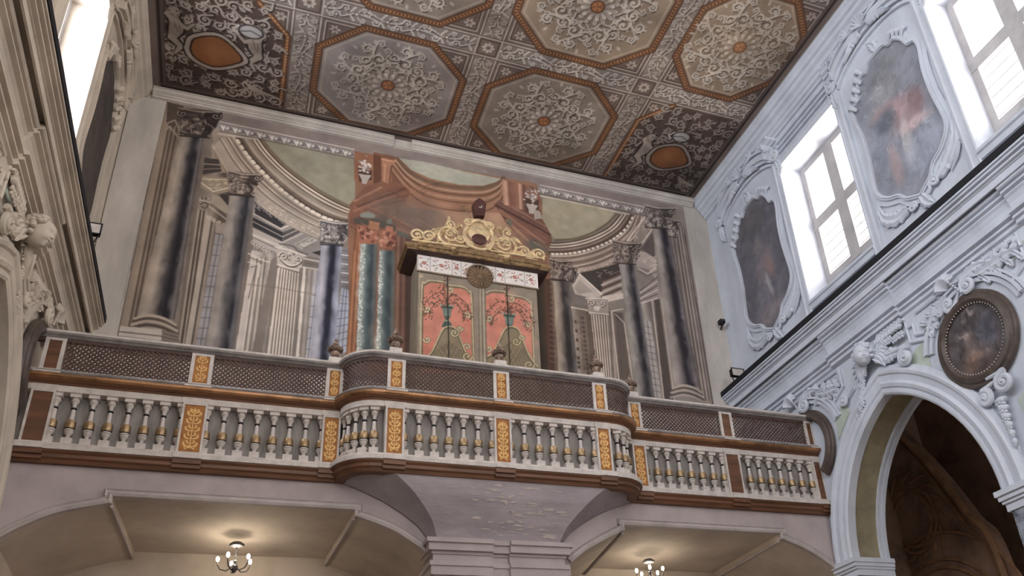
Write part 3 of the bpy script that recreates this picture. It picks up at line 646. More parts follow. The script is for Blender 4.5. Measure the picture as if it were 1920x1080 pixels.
    K.grad(wp(1258, 420), wp(1283, 426), wp(1338, 768), wp(1306, 745), [(0, (90, 80, 76)), (.2, (150, 138, 128)), (.32, (84, 74, 70)), (.45, (166, 154, 142)), (.55, (92, 82, 76)), (.68, (170, 158, 148)), (.78, (96, 84, 80)), (.88, (150, 138, 130)), (1, (74, 66, 66))])
    g6 = [(0, (150, 140, 134)), (.2, (146, 138, 134)), (.4, (104, 98, 100)), (.58, (46, 42, 52)), (.76, (50, 46, 56)), (.9, (112, 106, 112)), (1, (86, 80, 82))]
    shaft((1224, 426), (1254, 430), (1311, 726), (1263, 722), g6, 23, .9)
    capital(1234, 408, 60, 42, (116, 106, 104), (196, 186, 178), (58, 50, 52), .12, 15); capital(1262, 428, 24, 34, (120, 108, 104), (176, 164, 156), (66, 58, 56), .15, 16)
    st((56, 50, 52), 2.4, (1222, 427), (1256, 431))
    for dy, wd, c in ((0, 0, (168, 156, 146)), (5, 2, (92, 84, 80)), (9, 4, (164, 152, 144)), (14, 5, (90, 82, 78)), (18, 5, (158, 146, 138))): cband([(1262 - wd, 728 + dy), (1280, 723 + dy), (1300, 727 + dy), (1314 + wd, 736 + dy)], 4.4, c)
    poly((140, 130, 122), (1262, 752), (1330, 752), (1338, 775), (1262, 765)); 
    # worn margins
    st((96, 84, 78), 2.4, (1283, 440), (1337, 760)); st((92, 78, 68), 2, (310, 190), (218, 640))
    K.C *= np.array((1.05, 1.0, .965)); K.weather(.15, 26, 3); return K
def mural_clip(K):
    a, b, c, d = wp(311, 184), wp(217, 648), wp(1282, 396), wp(1340, 775)
    def f(X, Z):
        xl = a[0] + (b[0] - a[0]) * (a[1] - Z) / (a[1] - b[1]); xr = c[0] + (d[0] - c[0]) * (c[1] - Z) / (c[1] - d[1])
        return (X > xl) & (X < xr)
    return f
K = make_mural()
mural = K.build('painted_architecture_mural', T_back, .012, gain=1.2, sat=.62, clip=mural_clip(K))
tag(mural, 'large faded fresco of grey columns and red niche covering end wall behind the organ', 'mural')
# ================================================================ painted coffered ceiling
def scroll_motif(K, cx, cy, r, a0, d, tail, colL=(200, 192, 186), colD=(66, 56, 52), w=.034, turns=1.35):
    """volute with a leafy tail; tail = end point"""
    sp = spiral(cx, cy, r, turns, a0, d, 20)
    t = unit(np.array(sp[0]) - np.array((cx, cy))); tg = np.array((-t[1], t[0])) * -d
    q = bez(tail, tuple(np.array(tail) + (np.array(sp[0]) - np.array(tail)) * .4 + tg * r * .2), tuple(np.array(sp[0]) + tg * r * .9), sp[0], 8)
    P = q + sp[1:]; W = np.linspace(w * .7, w, len(q)).tolist() + np.linspace(w, w * .55, len(sp) - 1).tolist()
    sh = [(p[0] + .014, p[1] + .014) for p in P]
    K.stroke(sh, [x * 1.5 for x in W], colD, .8); K.stroke(P, W, colL); K.ell((cx, cy), r * .17, r * .17, colL)
    for k in range(3, len(P) - 8, 3):                                   # serrated leaf lobes on the outside
        a = np.array(P[k]); tt = unit(np.array(P[k + 1]) - a); n = np.array((-tt[1], tt[0])) * -d
        b = a + n * w * .8 - tt * w * .3
        K.ell(tuple(b), w * .5, w * .38, colL, .75, rot=k)
def band_motif(K, p0, p1, w, n, colL=(186, 178, 172)):
    """running scrollwork between two points"""
    p0 = np.array(p0, float); p1 = np.array(p1, float); t = unit(p1 - p0); s = np.array((-t[1], t[0])); L = np.linalg.norm(p1 - p0) / n; an = math.atan2(t[1], t[0])
    for k in range(n):
        c = p0 + t * L * (k + .5); sg = 1 if k % 2 else -1
        for q in (-1, 1):
            e = c + s * q * w * .20 + t * q * sg * L * .14
            scroll_motif(K, e[0], e[1], w * .17, an + (0 if q > 0 else pi), q * sg, tuple(c - t * L * .46 * sg * q - s * q * w * .05), colL, (72, 60, 56), .030, 1.25)
            f = c + s * q * w * .26 - t * L * .28; scroll_motif(K, f[0], f[1], w * .10, an + pi / 2 * q, -q, tuple(c - t * L * .5), colL, (72, 60, 56), .024, 1.1)
            for m in range(3):
                a = c + s * q * w * (.12 + .1 * m) + t * L * (.32 + .05 * m); K.ell(tuple(a), .034, .02, colL, .8, rot=an + q * .9)
        K.ell(tuple(c - t * L * .5), .04, .04, (96, 82, 76)); K.ell(tuple(c - t * L * .5), .026, .026, colL)
def rosette(K, cx, cy, R, seed=0, sx=1.):
    L1 = (190, 182, 174); D1 = (72, 60, 56)
    r = np.random.default_rng(seed)
    K.ell((cx, cy), R * .86 * sx, R * .84, (120, 106, 96), .35, soft=.12)
    n = 8
    for k in range(n):
        a = 2 * pi * k / n + .2; sg = 1 if k % 2 else -1; ca, sa = math.cos(a), math.sin(a)
        def P(rr, da): return (cx + rr * R * math.cos(a + da) * sx, cy + rr * R * math.sin(a + da))
        scroll_motif(K, *P(.56, .16), R * .135, a + pi, 1, P(.30, -.05), L1, D1, .050)
        scroll_motif(K, *P(.60, -.22), R * .11, a + pi, -1, P(.34, -.02), L1, D1, .044)
        scroll_motif(K, *P(.80, .0), R * .095, a + pi / 2, -1, P(.56, -.16), L1, D1, .040)
        scroll_motif(K, *P(.86, .30), R * .065, a, 1, P(.70, .08), L1, D1, .034)
        K.stroke([P(.62, .02), P(.74, .1), P(.84, .04)], [.03, .05, .02], L1); scroll_motif(K, *P(.46, -.42), R * .07, a, 1, P(.40, -.2), L1, D1, .03); scroll_motif(K, *P(.72, -.38), R * .06, a + 2, -1, P(.6, -.4), L1, D1, .03)
        K.stroke([P(.42, .0), P(.5, .04)], [.05, .02], D1, .7)
        for j in range(3):
            da = -.12 + .12 * j; K.ell(P(.90, da * 1.6), .05, .026, L1, .8, rot=a + da * 3); K.ell(P(.44, da * 1.5 + .2), .05, .028, L1, .8, rot=a + 1)
    for ring, (rr, m, w, c) in enumerate(((.31, 14, .085, (182, 172, 164)), (.235, 12, .075, (214, 206, 198)), (.17, 10, .05, (176, 166, 160)))):
        for k in range(m):
            a = 2 * pi * k / m + ring * .2
            p = (cx + rr * R * math.cos(a) * sx, cy + rr * R * math.sin(a))
            q = (cx + rr * .62 * R * math.cos(a) * sx, cy + rr * .62 * R * math.sin(a))
            K.stroke([q, p], [w * .55 * 1.2, w * 1.2], D1, .8); K.stroke([q, p], [w * .5, w], c); K.stroke([q, p], .01, (120, 106, 100), .8)
    K.ell((cx, cy), R * .115, R * .115, (92, 56, 34)); K.ell((cx, cy), R * .095, R * .095, (172, 104, 58))
    for k in range(9): K.stroke([(cx, cy), (cx + R * .08 * math.cos(k * .7), cy + R * .08 * math.sin(k * .7))], .012, (206, 130, 76) if k % 2 else (110, 64, 38))
def oct_pts(x0, x1, y0, y1, c=.27):
    w, h = x1 - x0, y1 - y0; a, b = w * c, h * c
    return [(x0 + a, y0), (x1 - a, y0), (x1, y0 + b), (x1, y1 - b), (x1 - a, y1), (x0 + a, y1), (x0, y1 - b), (x0, y0 + b)]
def beads(K, pts, step, r, col, closed=True):
    m = len(pts)
    for i in range(m if closed else m - 1):
        a, b = np.array(pts[i]), np.array(pts[(i + 1) % m]); L = np.linalg.norm(b - a); n = max(2, int(L / step))
        for k in range(n): K.ell(tuple(a + (b - a) * (k + .5) / n), r, r, col)
def make_ceiling():
    K = Canvas(-2.35, 8.72, 6.3, 12.92, .0105, (122, 110, 102))
    XS = [(-2.2, -.12), (.33, 2.96), (3.38, 6.03), (6.45, 8.58)]; YS = [(10.4, 12.78), (7.6, 10.0), (4.8, 7.2)]
    GB, GL, GD = (138, 126, 122), (190, 180, 176), (82, 68, 62)
    K.poly([(-2.35, 6.3), (8.72, 6.3), (8.72, 12.92), (-2.35, 12.92)], (116, 100, 92))
    # bands
    for a, b in ((-.12, .33), (2.96, 3.38), (6.03, 6.45)):
        K.poly([(a, 6.3), (b, 6.3), (b, 12.78), (a, 12.78)], GB)
        for (y0, y1) in YS:
            y0 = max(y0, 6.35); band_motif(K, ((a + b) / 2, y0 + .05), ((a + b) / 2, y1 - .03), b - a, 5 if y1 - y0 > 1.5 else 2)
        for x in (a, b): K.stroke([(x, 6.3), (x, 12.78)], .06, GD); K.stroke([(x, 6.3), (x, 12.78)], .03, GL)
    for (a, b) in ((10.0, 10.4), (7.2, 7.6)):
        K.poly([(-2.2, a), (8.6, a), (8.6, b), (-2.2, b)], GB)
        for x0, x1 in XS: band_motif(K, (x0 + .03, (a + b) / 2), (x1 - .03, (a + b) / 2), b - a, 5, (204, 198, 194))
        for y in (a, b): K.stroke([(-2.2, y), (8.6, y)], .06, GD); K.stroke([(-2.2, y), (8.6, y)], .03, GL)
        for xa, xb in ((-.12, .33), (2.96, 3.38), (6.03, 6.45)):
            K.poly([(xa, a), (xb, a), (xb, b), (xa, b)], (126, 108, 102)); q = [(xa + .04, a + .04), (xb - .04, a + .04), (xb - .04, b - .04), (xa + .04, b - .04), (xa + .04, a + .04)]
            K.stroke(q, .02, GD); cx, cy = (xa + xb) / 2, (a + b) / 2
            for k in range(8): K.ell((cx + .075 * math.cos(k * pi / 4), cy + .075 * math.sin(k * pi / 4)), .04, .026, GL, rot=k * pi / 4); 
            K.ell((cx, cy), .05, .05, (150, 130, 120)); K.ell((cx, cy), .022, .022, (100, 80, 72))
            K.stroke([(xa, a), (xb, a), (xb, b), (xa, b), (xa, a)], .025, GL)
    # cells
    for j, (y0, y1) in enumerate(YS):
        for i, (x0, x1) in enumerate(XS):
            edge = i in (0, 3)
            shield = (j == 0 and edge)
            P = oct_pts(x0 + .03, x1 - .03, y0 + .03, y1 - .03)
            # corner triangles
            for cxn, cyn in ((x0, y0), (x1, y0), (x1, y1), (x0, y1)):
                sx = 1 if cxn == x0 else -1; sy = 1 if cyn == y0 else -1; a, b = (x1 - x0) * .27, (y1 - y0) * .27
                for off, cc, w in ((.10, GD, .035), (.08, GL, .02), (.17, (96, 80, 74), .02)):
                    t = [(cxn + sx * off, cyn + sy * off), (cxn + sx * (a - off * .6), cyn + sy * off), (cxn + sx * off, cyn + sy * (b - off * .6))]
                    K.stroke(t + [t[0]], w, cc)
                c = (cxn + sx * a * .34, cyn + sy * b * .34)
                for k in range(7): K.ell((c[0] + .06 * math.cos(k), c[1] + .06 * math.sin(k)), .036, .022, (172, 160, 152), rot=k)
                K.ell(c, .03, .03, (120, 98, 88))
            col = (140, 128, 118) if (i, j) != (1, 0) else (146, 138, 138)
            if i >= 2 and j >= 1: col = (150, 130, 108)
            if shield:
                P = [(x0, y0 + .05), (x1 - .55, y0 + .05), (x1 - .05, y0 + .6), (x1 - .05, y1 - .02), (x0, y1 - .02)] if i == 0 else [(x1, y0 + .05), (x0 + .55, y0 + .05), (x0 + .05, y0 + .6), (x0 + .05, y1 - .02), (x1, y1 - .02)]
                K.poly(P, (96, 78, 72)); q = P[1:4]
                K.poly(P, (86, 70, 66), .7)
                K.stroke(q, .12, (104, 66, 44)); K.stroke(q, .05, (168, 110, 66)); beads(K, q, .07, .018, (206, 150, 96), False)
                continue
            K.poly(P, col)
            K.stroke(P + [P[0], P[1]], .15, (86, 62, 48)); K.stroke(P + [P[0], P[1]], .10, (132, 84, 52)); K.stroke(P + [P[0], P[1]], .03, (66, 44, 34)); beads(K, P, .062, .02, (184, 122, 72))
            cx, cy = (x0 + x1) / 2, (y0 + y1) / 2
            Q = [(cx + (p[0] - cx) * .9, cy + (p[1] - cy) * .9) for p in P]; K.stroke(Q + [Q[0]], .02, (180, 164, 148)); 
            rosette(K, cx, cy, (y1 - y0) * .46, i + 4 * j)
    # coats of arms in the corner cells: blank orange shield, scroll mantle, helmet, cross-bearing pair of supporters
    for i, (x0, x1) in ((0, XS[0]), (3, XS[3])):
        y0, y1 = YS[0]; cx, cy = ((-1.31, 11.72) if i == 0 else (7.6, 11.80)); rr = np.random.default_rng(40 + i)
        LG = (178, 168, 162) if i == 0 else (156, 146, 140)
        spots = [(a, b) for a in np.linspace(x0 + .18, x1 - .18, 8) for b in np.linspace(y0 + .2, y1 - .2, 9) if math.hypot(a - cx, (b - cy)) > .40]
        for q, (a, b) in enumerate(spots):
            if i == 0 and a > x1 - .35 and b < y0 + .5: continue
            if i == 3 and a < x0 + .35 and b < y0 + .5: continue
            a += rr.uniform(-.06, .06); b += rr.uniform(-.06, .06); scroll_motif(K, a, b, rr.uniform(.07, .12), rr.uniform(0, 6.3), (1 if q % 2 else -1), (a + rr.uniform(-.22, .22), b + rr.uniform(-.22, .22)), LG, (48, 36, 36), .042)
        for k in range(7):                                                # palm fronds
            a0 = (cx + (.5 if i == 0 else .45), y1 - .5); K.stroke([a0, (a0[0] + .12 + .04 * k, a0[1] + .16), (a0[0] + .1 + .09 * k, a0[1] + .34 - .02 * k)], [.03, .035, .01], (190, 178, 168))
        # supporters
        for sg, px_ in ((-1, cx - .62), (1, cx + .62)):
            if i == 3 and sg > 0: continue
            py = cy - .35 if i == 0 else cy - .1
            for cc, kk in (((44, 34, 34), 1.35), ((168, 156, 148), 1.)):
                K.stroke(smooth_line([(px_ + sg * .05, py - .22), (px_, py), (px_ + sg * .08, py + .26)], 4), [kk * q for q in np.linspace(.16, .22, 5).tolist() + np.linspace(.22, .12, 4).tolist()], cc, .85)
                K.stroke([(px_, py - .12), (px_ - sg * .16, py - .02), (px_ - sg * .27, py - .14)], [.10 * kk, .08 * kk, .05 * kk], cc); K.stroke([(px_ + sg * .02, py - .1), (px_ + sg * .15, py - .24), (px_ + sg * .08, py - .38)], [.10 * kk, .07 * kk, .05 * kk], cc)
                K.stroke([(px_ + sg * .08, py + .24), (px_ - sg * .06, py + .40), (px_ + sg * .03, py + .58)], [.13 * kk, .10 * kk, .05 * kk], cc); K.ell((px_ + .02 * sg, py - .33), .085 * kk, .10 * kk, cc)
            for m in range(7): K.ell((px_ + .02 * sg + .09 * math.cos(m), py - .34 + .1 * math.sin(m)), .03, .026, (132, 120, 112))
            K.stroke([(px_ - .03, py - .1), (px_ + .02, py + .1)], .014, (104, 92, 86)); K.stroke([(px_ + .05, py - .05), (px_ + .06, py + .14)], .014, (104, 92, 86)); K.ell((px_ + .01, py - .34), .02, .02, (96, 84, 80))
        # helmet
        hx, hy = cx + .55, cy - .62
        if i == 3: hx, hy = cx - .05, cy - .62
        K.ell((hx, hy), .21, .15, (54, 48, 52)); K.ell((hx, hy), .18, .125, (176, 176, 184), soft=.1); K.stroke([(hx - .16, hy + .03), (hx, hy - .02), (hx + .16, hy + .05)], .02, (80, 80, 90)); K.stroke([(hx - .2, hy + .1), (hx - .28, hy + .02), (hx - .2, hy - .08)], .04, (190, 186, 186))
        # cartouche and shield
        def sh(s): return [(cx + s * a, cy + s * b) for a, b in smooth_line([(-.44, .05), (-.36, -.2), (-.05, -.36), (.18, -.3), (.46, .02), (.32, .2), (.02, .36), (-.2, .34), (-.38, .22), (-.44, .05)], 5)]
        K.poly(sh(1.22), (52, 40, 38)); K.poly(sh(1.16), LG); K.poly(sh(.98), (70, 46, 36)); K.poly(sh(.9), (160, 96, 52)); K.ell((cx + .05, cy), .2, .16, (178, 112, 64), .6, soft=.7)
    # outer border
    for p, q in (((-2.2, 6.3), (-2.2, 12.8)), ((-2.2, 12.8), (8.6, 12.8)), ((8.6, 12.8), (8.6, 6.3))):
        K.stroke([p, q], .16, (104, 92, 88)); K.stroke([p, q], .04, (60, 50, 48))
    K.stroke([(-2.3, 6.3), (-2.3, 12.9), (8.7, 12.9), (8.7, 6.3)], .12, (132, 118, 114))
    # damp stains
    for x, y, r, c in ((2.3, 12.3, .35, (60, 48, 42)), (3.1, 9.6, .25, (60, 50, 46)), (1.0, 11.9, .6, (128, 118, 112)), (7.6, 8.6, .9, (140, 112, 80)), (-1.9, 12.4, .5, (58, 44, 44)), (5.4, 12.3, .3, (140, 112, 78)), (8.2, 12.2, .6, (50, 42, 40)), (6.9, 12.5, .5, (56, 46, 44))): K.ell((x, y), r, r * .6, c, .3, soft=.8)
    K.C *= np.array((1.03, .99, .945)); K.weather(.2, 22, 9); return K
KC = make_ceiling()
ceil_paint = KC.build('painted_coffer_canvas', T_ceil, .012, gain=.95, sat=.68)
tag(ceil_paint, 'painted grey and ochre canvas of octagonal coffers with rosettes covering the flat ceiling', 'ceiling painting')
# ================================================================ shell
def sheet(name, outer, holes, T, m, w=0.):
    """flat wall with openings"""
    bm = bmesh.new()
    for loop in [outer] + holes:
        vs = [bm.verts.new(T(p[0], p[1], w)) for p in loop]
        for i in range(len(vs)): bm.edges.new((vs[i], vs[(i + 1) % len(vs)]))
    bmesh.ops.triangle_fill(bm, use_beauty=True, use_dissolve=False, edges=bm.edges[:])
    bmesh.ops.recalc_face_normals(bm, faces=bm.faces)
    me = bpy.data.meshes.new(name); bm.to_mesh(me); bm.free(); me.materials.append(m)
    o = bpy.data.objects.new(name, me); COL.objects.link(o); return tag(o, kind='structure')
YN = -9.0
b = MB(); b.box(XL - .1, XR + .1, YN - .2, YN, 0, ZC); struct(b, 'wall_front', M_plaster)
b = MB(); b.box(-9, 15, YN, YB + .3, -.3, 0); struct(b, 'floor', M_floor)
b = MB(); b.box(XL - .8, XR + .8, YN, YB + .3, ZC, ZC + .2); struct(b, 'ceiling', M_plaster)
PITCH = 4.02; WINC = [9.37 - PITCH * k for k in range(5)]; ARC = [9.07 - PITCH * k for k in range(4)]
WW = .865; WZ0, WZ1 = 9.53, 12.66
AW, AZS, AZA = 1.52, 4.95, 7.10; AR = (AW ** 2 + (AZA - AZS) ** 2) / (2 * AW)
def arch(yc, d=0., n=14, foot=None):
    """pointed arch outline grown by d, from the far spring over the apex to the near spring"""
    R = AR + d; c = AR - AW; th = math.acos(c / R); L = [(yc + R * math.cos(t) - c, AZS + R * math.sin(t)) for t in np.linspace(0, th, n)]
    out = L + [(2 * yc - u, v) for u, v in L[::-1][1:]]
    if foot is not None: out = [(out[0][0], foot)] + out + [(out[-1][0], foot)]
    return out
M_OF = {T_right: M_stucco_day, T_left: M_stucco_shade}
for side, T, nm in ((1, T_right, 'right'), (-1, T_left, 'left')):
    holes = [[(c - WW, WZ0), (c + WW, WZ0), (c + WW, WZ1), (c - WW, WZ1)] for c in WINC]
    holes += [arch(c, 0, 12, .02) for c in ARC]
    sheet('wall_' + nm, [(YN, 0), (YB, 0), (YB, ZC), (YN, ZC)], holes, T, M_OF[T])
# end wall: upper plaster, loft opening below is closed by the vault pieces
b = MB(); b.box(XL - .3, XR + .3, YB, YB + .25, 0, ZC); struct(b, 'wall_back', M_plaster)
# ---------------------------------------------------------------- entablature (both sides)
P_UP = [(0, 8.93), (.385, 8.93), (.385, 8.90), (.35, 8.90), (.35, 8.885), (.365, 8.88), (.365, 8.855), (.31, 8.855), (.31, 8.84), (.325, 8.835), (.325, 8.805), (.28, 8.80), (.28, 8.785), (.26, 8.78), (.26, 8.68), (.235, 8.68), (.235, 8.80), (.13, 8.80), (.13, 8.70), (0, 8.70)]
P_LO = [(0, 8.70), (.16, 8.70), (.18, 8.68), (.18, 8.65), (.16, 8.635), (.115, 8.63), (.115, 8.61), (.14, 8.60), (.14, 8.575), (.085, 8.56), (.085, 8.54), (.10, 8.53), (.07, 8.50), (.04, 8.43), (.03, 8.33), (.10, 8.31), (.115, 8.29), (.115, 8.26), (.05, 8.255), (.05, 8.225), (.08, 8.215), (.08, 8.185), (.03, 8.175), (.03, 8.14), (.045, 8.135), (.045, 8.11), (0, 8.09)]
P_SL = [(0, 9.035), (.40, 9.035), (.40, 8.932), (0, 8.932)]
P_CE = [(0, ZC), (.33, ZC), (.33, 13.83), (.29, 13.80), (.27, 13.74), (.22, 13.72), (.20, 13.66), (.14, 13.62), (.12, 13.55), (.07, 13.52), (.07, 13.47), (0, 13.45)]
def ext(mb, prof, u0, u1):
    mb.loft([[(u0, z, w) for w, z in prof], [(u1, z, w) for w, z in prof]], True, True)
n = 0
def trim(mb, m, smooth=False):
    global n; n += 1; return struct(mb, 'trim_%d' % n, m, smooth)
for T in (T_right, T_left):
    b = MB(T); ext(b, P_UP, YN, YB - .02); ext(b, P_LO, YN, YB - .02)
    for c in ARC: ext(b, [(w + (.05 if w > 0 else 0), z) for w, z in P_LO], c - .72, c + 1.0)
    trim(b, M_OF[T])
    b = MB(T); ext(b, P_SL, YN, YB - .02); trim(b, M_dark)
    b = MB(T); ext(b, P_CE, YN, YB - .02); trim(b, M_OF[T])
# moulding at the head of the end wall
b = MB(T_back)
pr = [(0, ZC), (.17, ZC), (.17, 13.875), (.14, 13.87), (.135, 13.845), (.15, 13.84), (.145, 13.81), (.09, 13.79), (.085, 13.77), (.06, 13.765), (.05, 13.735), (.015, 13.73), (0, 13.72)]
def extb(mb, prof, u0, u1): mb.loft([[(u0, z, w) for w, z in prof], [(u1, z, w) for w, z in prof]], True, True)
extb(b, pr, XL + .34, 2.0); extb(b, [(w * .6, z + .02 if z < ZC else z) for w, z in pr], 2.0, 2.35); extb(b, pr, 2.35, XR - .34); trim(b, M_plaster)
# plain plaster piers of the end wall beside the fresco (left one is a shallow pilaster)
b = MB(T_back); b.prism([(-2.66, 8.2), (-2.14, 8.2), (-2.10, 13.68), (-2.66, 13.68)], .0, .05); struct(b, 'trim_%d' % 20, M_plaster)
# ---------------------------------------------------------------- windows with surrounds
wi = 0
for T, X0, sg in ((T_right, XR, 1), (T_left, XL, -1)):
    for c in WINC[:3]:
        wi += 1
        b = MB(T); a, d = c - WW, c + WW; D = -.5; zi = 10.0
        b.add([(d, WZ0, 0), (d, WZ1, 0), (d, WZ1, D), (d, zi, D)], [(0, 1, 2, 3)]); b.add([(a, WZ0, 0), (a, WZ1, 0), (a, WZ1, D), (a, zi, D)], [(0, 3, 2, 1)])
        b.add([(a, WZ1, 0), (d, WZ1, 0), (d, WZ1, D), (a, WZ1, D)], [(0, 1, 2, 3)]); b.add([(a, WZ0, 0), (d, WZ0, 0), (d, zi, D), (a, zi, D)], [(0, 3, 2, 1)])
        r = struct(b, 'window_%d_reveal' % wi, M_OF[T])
        r.name = 'window_%d' % wi
        f = MB(T); e = .13
        f.ring([(a, zi), (d, zi), (d, WZ1), (a, WZ1)], [(a + e, zi + e), (d - e, zi + e), (d - e, WZ1 - e), (a + e, WZ1 - e)], D + .0, D + .06)
        f.box(c - .13, c + .13, zi, WZ1, D + .005, D + .075); zm = (zi + WZ1) / 2 - .05; f.box(a, d, zm - .11, zm + .11, D + .005, D + .07)
        fr = f.build('window_frame', M_winframe, None); fr.parent = r
        g = MB(T); g.box(a + .03, d - .03, zi + .03, WZ1 - .03, D + .02, D + .03); go = g.build('pane', M_glass, None); go.parent = r
        s = MB(T)
        for k in range(1, 7):
            z = zi + (zm - zi) * k / 7; s.box(a + e, d - e, z - .006, z + .006, D + .03, D + .042)
        so = s.build('glazing_bar', M_winframe, None); so.parent = r
        s = MB(T); q = [(a, WZ0 - .3), (d, WZ0 - .3), (d, WZ1), (a, WZ1)]
        s.sweep([(a, 9.05), (a, WZ1), (d, WZ1), (d, 9.05)], [(0, 0), (0, .05), (.03, .06), (.045, .045), (.13, .045), (.15, .07), (.19, .06), (.20, 0)])
        s.sweep([(a - .02, WZ0 - .0), (d + .02, WZ0 - .0)], [(-.0, .0), (-.0, .09), (-.05, .09), (-.07, .06), (-.16, .05), (-.16, 0)])
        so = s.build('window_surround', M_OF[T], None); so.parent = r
        # daylight arriving through this window
        l = bpy.data.lights.new('window_daylight', 'AREA'); l.shape = 'RECTANGLE'; l.size = 1.9; l.size_y = 3.0
        lo = bpy.data.objects.new('window_daylight', l); COL.objects.link(lo)
        lo.location = T(c, (zi + WZ1) / 2 + .1, D - .9); lo.rotation_euler = (0, math.radians(90 * sg), 0) if sg > 0 else (0, math.radians(-90), 0)
        l.color = (.84, .91, 1.0) if sg < 0 else (1.0, .93, .84); l.energy = 1150 if sg < 0 else 620
        l.size, l.size_y = 3.6, 3.0
# light of the windows nearer the entrance end, behind the viewer
for T, sg in ((T_right, 1), (T_left, -1)):
    for c in WINC[3:]:
        l = bpy.data.lights.new('window_daylight', 'AREA'); l.shape = 'RECTANGLE'; l.size = 2.7; l.size_y = 1.75
        lo = bpy.data.objects.new('window_daylight', l); COL.objects.link(lo); lo.location = T(c, 11.3, -.3); lo.rotation_euler = (0, math.radians(90 * sg), 0)
        l.color = (.84, .91, 1.0) if sg < 0 else (1.0, .93, .84); l.energy = 460 if sg < 0 else 300
l = bpy.data.lights.new('entrance_fill_light', 'AREA'); l.shape = 'RECTANGLE'; l.size = 5.0; l.size_y = 4.0; l.color = (1, .96, .93); l.energy = 520  # added fill light behind the viewer; the wall there has no window
lo = bpy.data.objects.new('entrance_fill_light', l); COL.objects.link(lo); lo.location = (3.2, YN + .1, 8.0); lo.rotation_euler = (math.radians(90), 0, 0)
# ---------------------------------------------------------------- arcade arches
PROF = [(.0, 0), (.0, .075), (.03, .095), (.07, .095), (.085, .07), (.10, .07), (.12, .10), (.17, .115), (.20, .09), (.215, .07), (.30, .08), (.325, .11), (.37, .12), (.40, .09), (.42, .065), (.46, .05), (.47, 0)]
def archivolt(T, c):
    b = MB(T); rows = []; cols = [arch(c, d, 16, AZS - .0) for d, w in PROF]
    for i in range(len(cols[0])): rows.append([(cols[k][i][0], cols[k][i][1], PROF[k][1]) for k in range(len(PROF))])
    b.loft(rows, False); return b
def impost(T, c, sgn):
    """moulded block under one springing; sgn: +1 far jamb, -1 near jamb"""
    b = MB(T); e = c + sgn * AW; k = sgn * .49
    for z0, z1, o in ((AZS - .04, AZS + .03, .14), (AZS - .10, AZS - .04, .11), (AZS - .14, AZS - .10, .08), (AZS - .24, AZS - .14, .05)):
        u0, u1 = sorted((e - sgn * o * .6, e + k)); b.box(u0, u1, z0, z1, -.67, o)
    return b
for T in (T_right, T_left):
    for c in ARC[:2]:
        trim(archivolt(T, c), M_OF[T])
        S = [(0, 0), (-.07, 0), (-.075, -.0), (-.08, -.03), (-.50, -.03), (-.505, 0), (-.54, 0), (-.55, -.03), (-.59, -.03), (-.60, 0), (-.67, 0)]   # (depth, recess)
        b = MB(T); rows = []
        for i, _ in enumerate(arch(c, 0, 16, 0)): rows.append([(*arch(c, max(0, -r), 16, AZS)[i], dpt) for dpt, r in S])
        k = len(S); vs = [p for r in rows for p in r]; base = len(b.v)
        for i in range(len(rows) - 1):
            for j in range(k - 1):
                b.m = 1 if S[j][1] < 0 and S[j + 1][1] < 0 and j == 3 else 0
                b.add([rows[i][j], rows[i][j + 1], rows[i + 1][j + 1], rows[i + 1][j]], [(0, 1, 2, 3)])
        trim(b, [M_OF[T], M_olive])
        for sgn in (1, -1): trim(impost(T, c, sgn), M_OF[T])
    # pier shafts below the imposts, rough grey stone
    b = MB(T)
    for c in ARC[:3]:
        b.box(c - AW - .98, c - AW - .02, 0, AZS - .24, -.65, .03)
    b.box(ARC[0] + AW + .02, YF + .2, 0, AZS - .24, -.65, .03); trim(b, M_rough)
# aisle beyond the right arcade: fresco lunette under a dark vault
def lun_pts():
    return [at(1672, 800, 'x', 12.4), at(1740, 868, 'x', 12.4), at(1815, 962, 'x', 12.4), at(1880, 1062, 'x', 12.4)]
b = MB()
b.box(XR + .1, 14, YN, YB, 9.3, 9.45); b.box(13.6, 13.9, YN, YB, 0, 9.3); b.box(XR + .67, 14, YB, YB + .2, 0, 9.3); struct(b, 'wall_aisle', M_aisle)
LQ = lun_pts(); yc0 = LQ[0].y + .25
half = [(p.y, p.z) for p in LQ]
cur = smooth_line(half + [(half[-1][0] - .12, 0)], 6); cur = [(2 * yc0 - u, v) for u, v in cur[::-1]] + cur
b = MB(lambda u, v, w: (12.4 - w, u, v)); b.prism(cur, -.3, .0); struct(b, 'wall_aisle_lunette', M_aisle)
b = MB(lambda u, v, w: (12.4 - w, u, v)); b.tube([(u, v, .03) for u, v in cur], .07, 8); b.tube([(yc0 + (u - yc0) * .93, v - .16, .02) for u, v in cur], .025, 6); 
rc = at(1712, 975, 'x', 12.4)
for r_ in (.62, .5): b.tube([(rc.y + r_ * math.cos(t), rc.z + r_ * 1.05 * math.sin(t), .01) for t in np.linspace(0, 2 * pi, 40)], .03, 6)
for r_ in (1.5, 1.35, 2.0): b.tube([(rc.y - .2 + r_ * math.cos(t), rc.z - 2.4 + r_ * math.sin(t), .01) for t in np.linspace(.1, pi - .1, 30)], .035, 6)
for k in range(14):
    a = k * 2 * pi / 14; b.tube([(rc.y + (.7 + .25 * f) * math.cos(a + f * .5), rc.z + (.7 + .25 * f) * math.sin(a + f * .5), .01) for f in (0, .3, .6, 1)], [.02, .035, .03, .01], 6)
trim(b, M_rib, True)
b = MB(); b.box(XL - 4, XL - .67, YN, YB, 7.8, 8.0); b.box(XL - 4, XL - 3.8, YN, YB, 0, 8); b.box(XL - 4, XL - .67, YB, YB + .2, 0, 8); b.box(XL - .66, XL - .1, YN, YB, 7.3, 7.9); struct(b, 'wall_aisle_3', M_aisle)
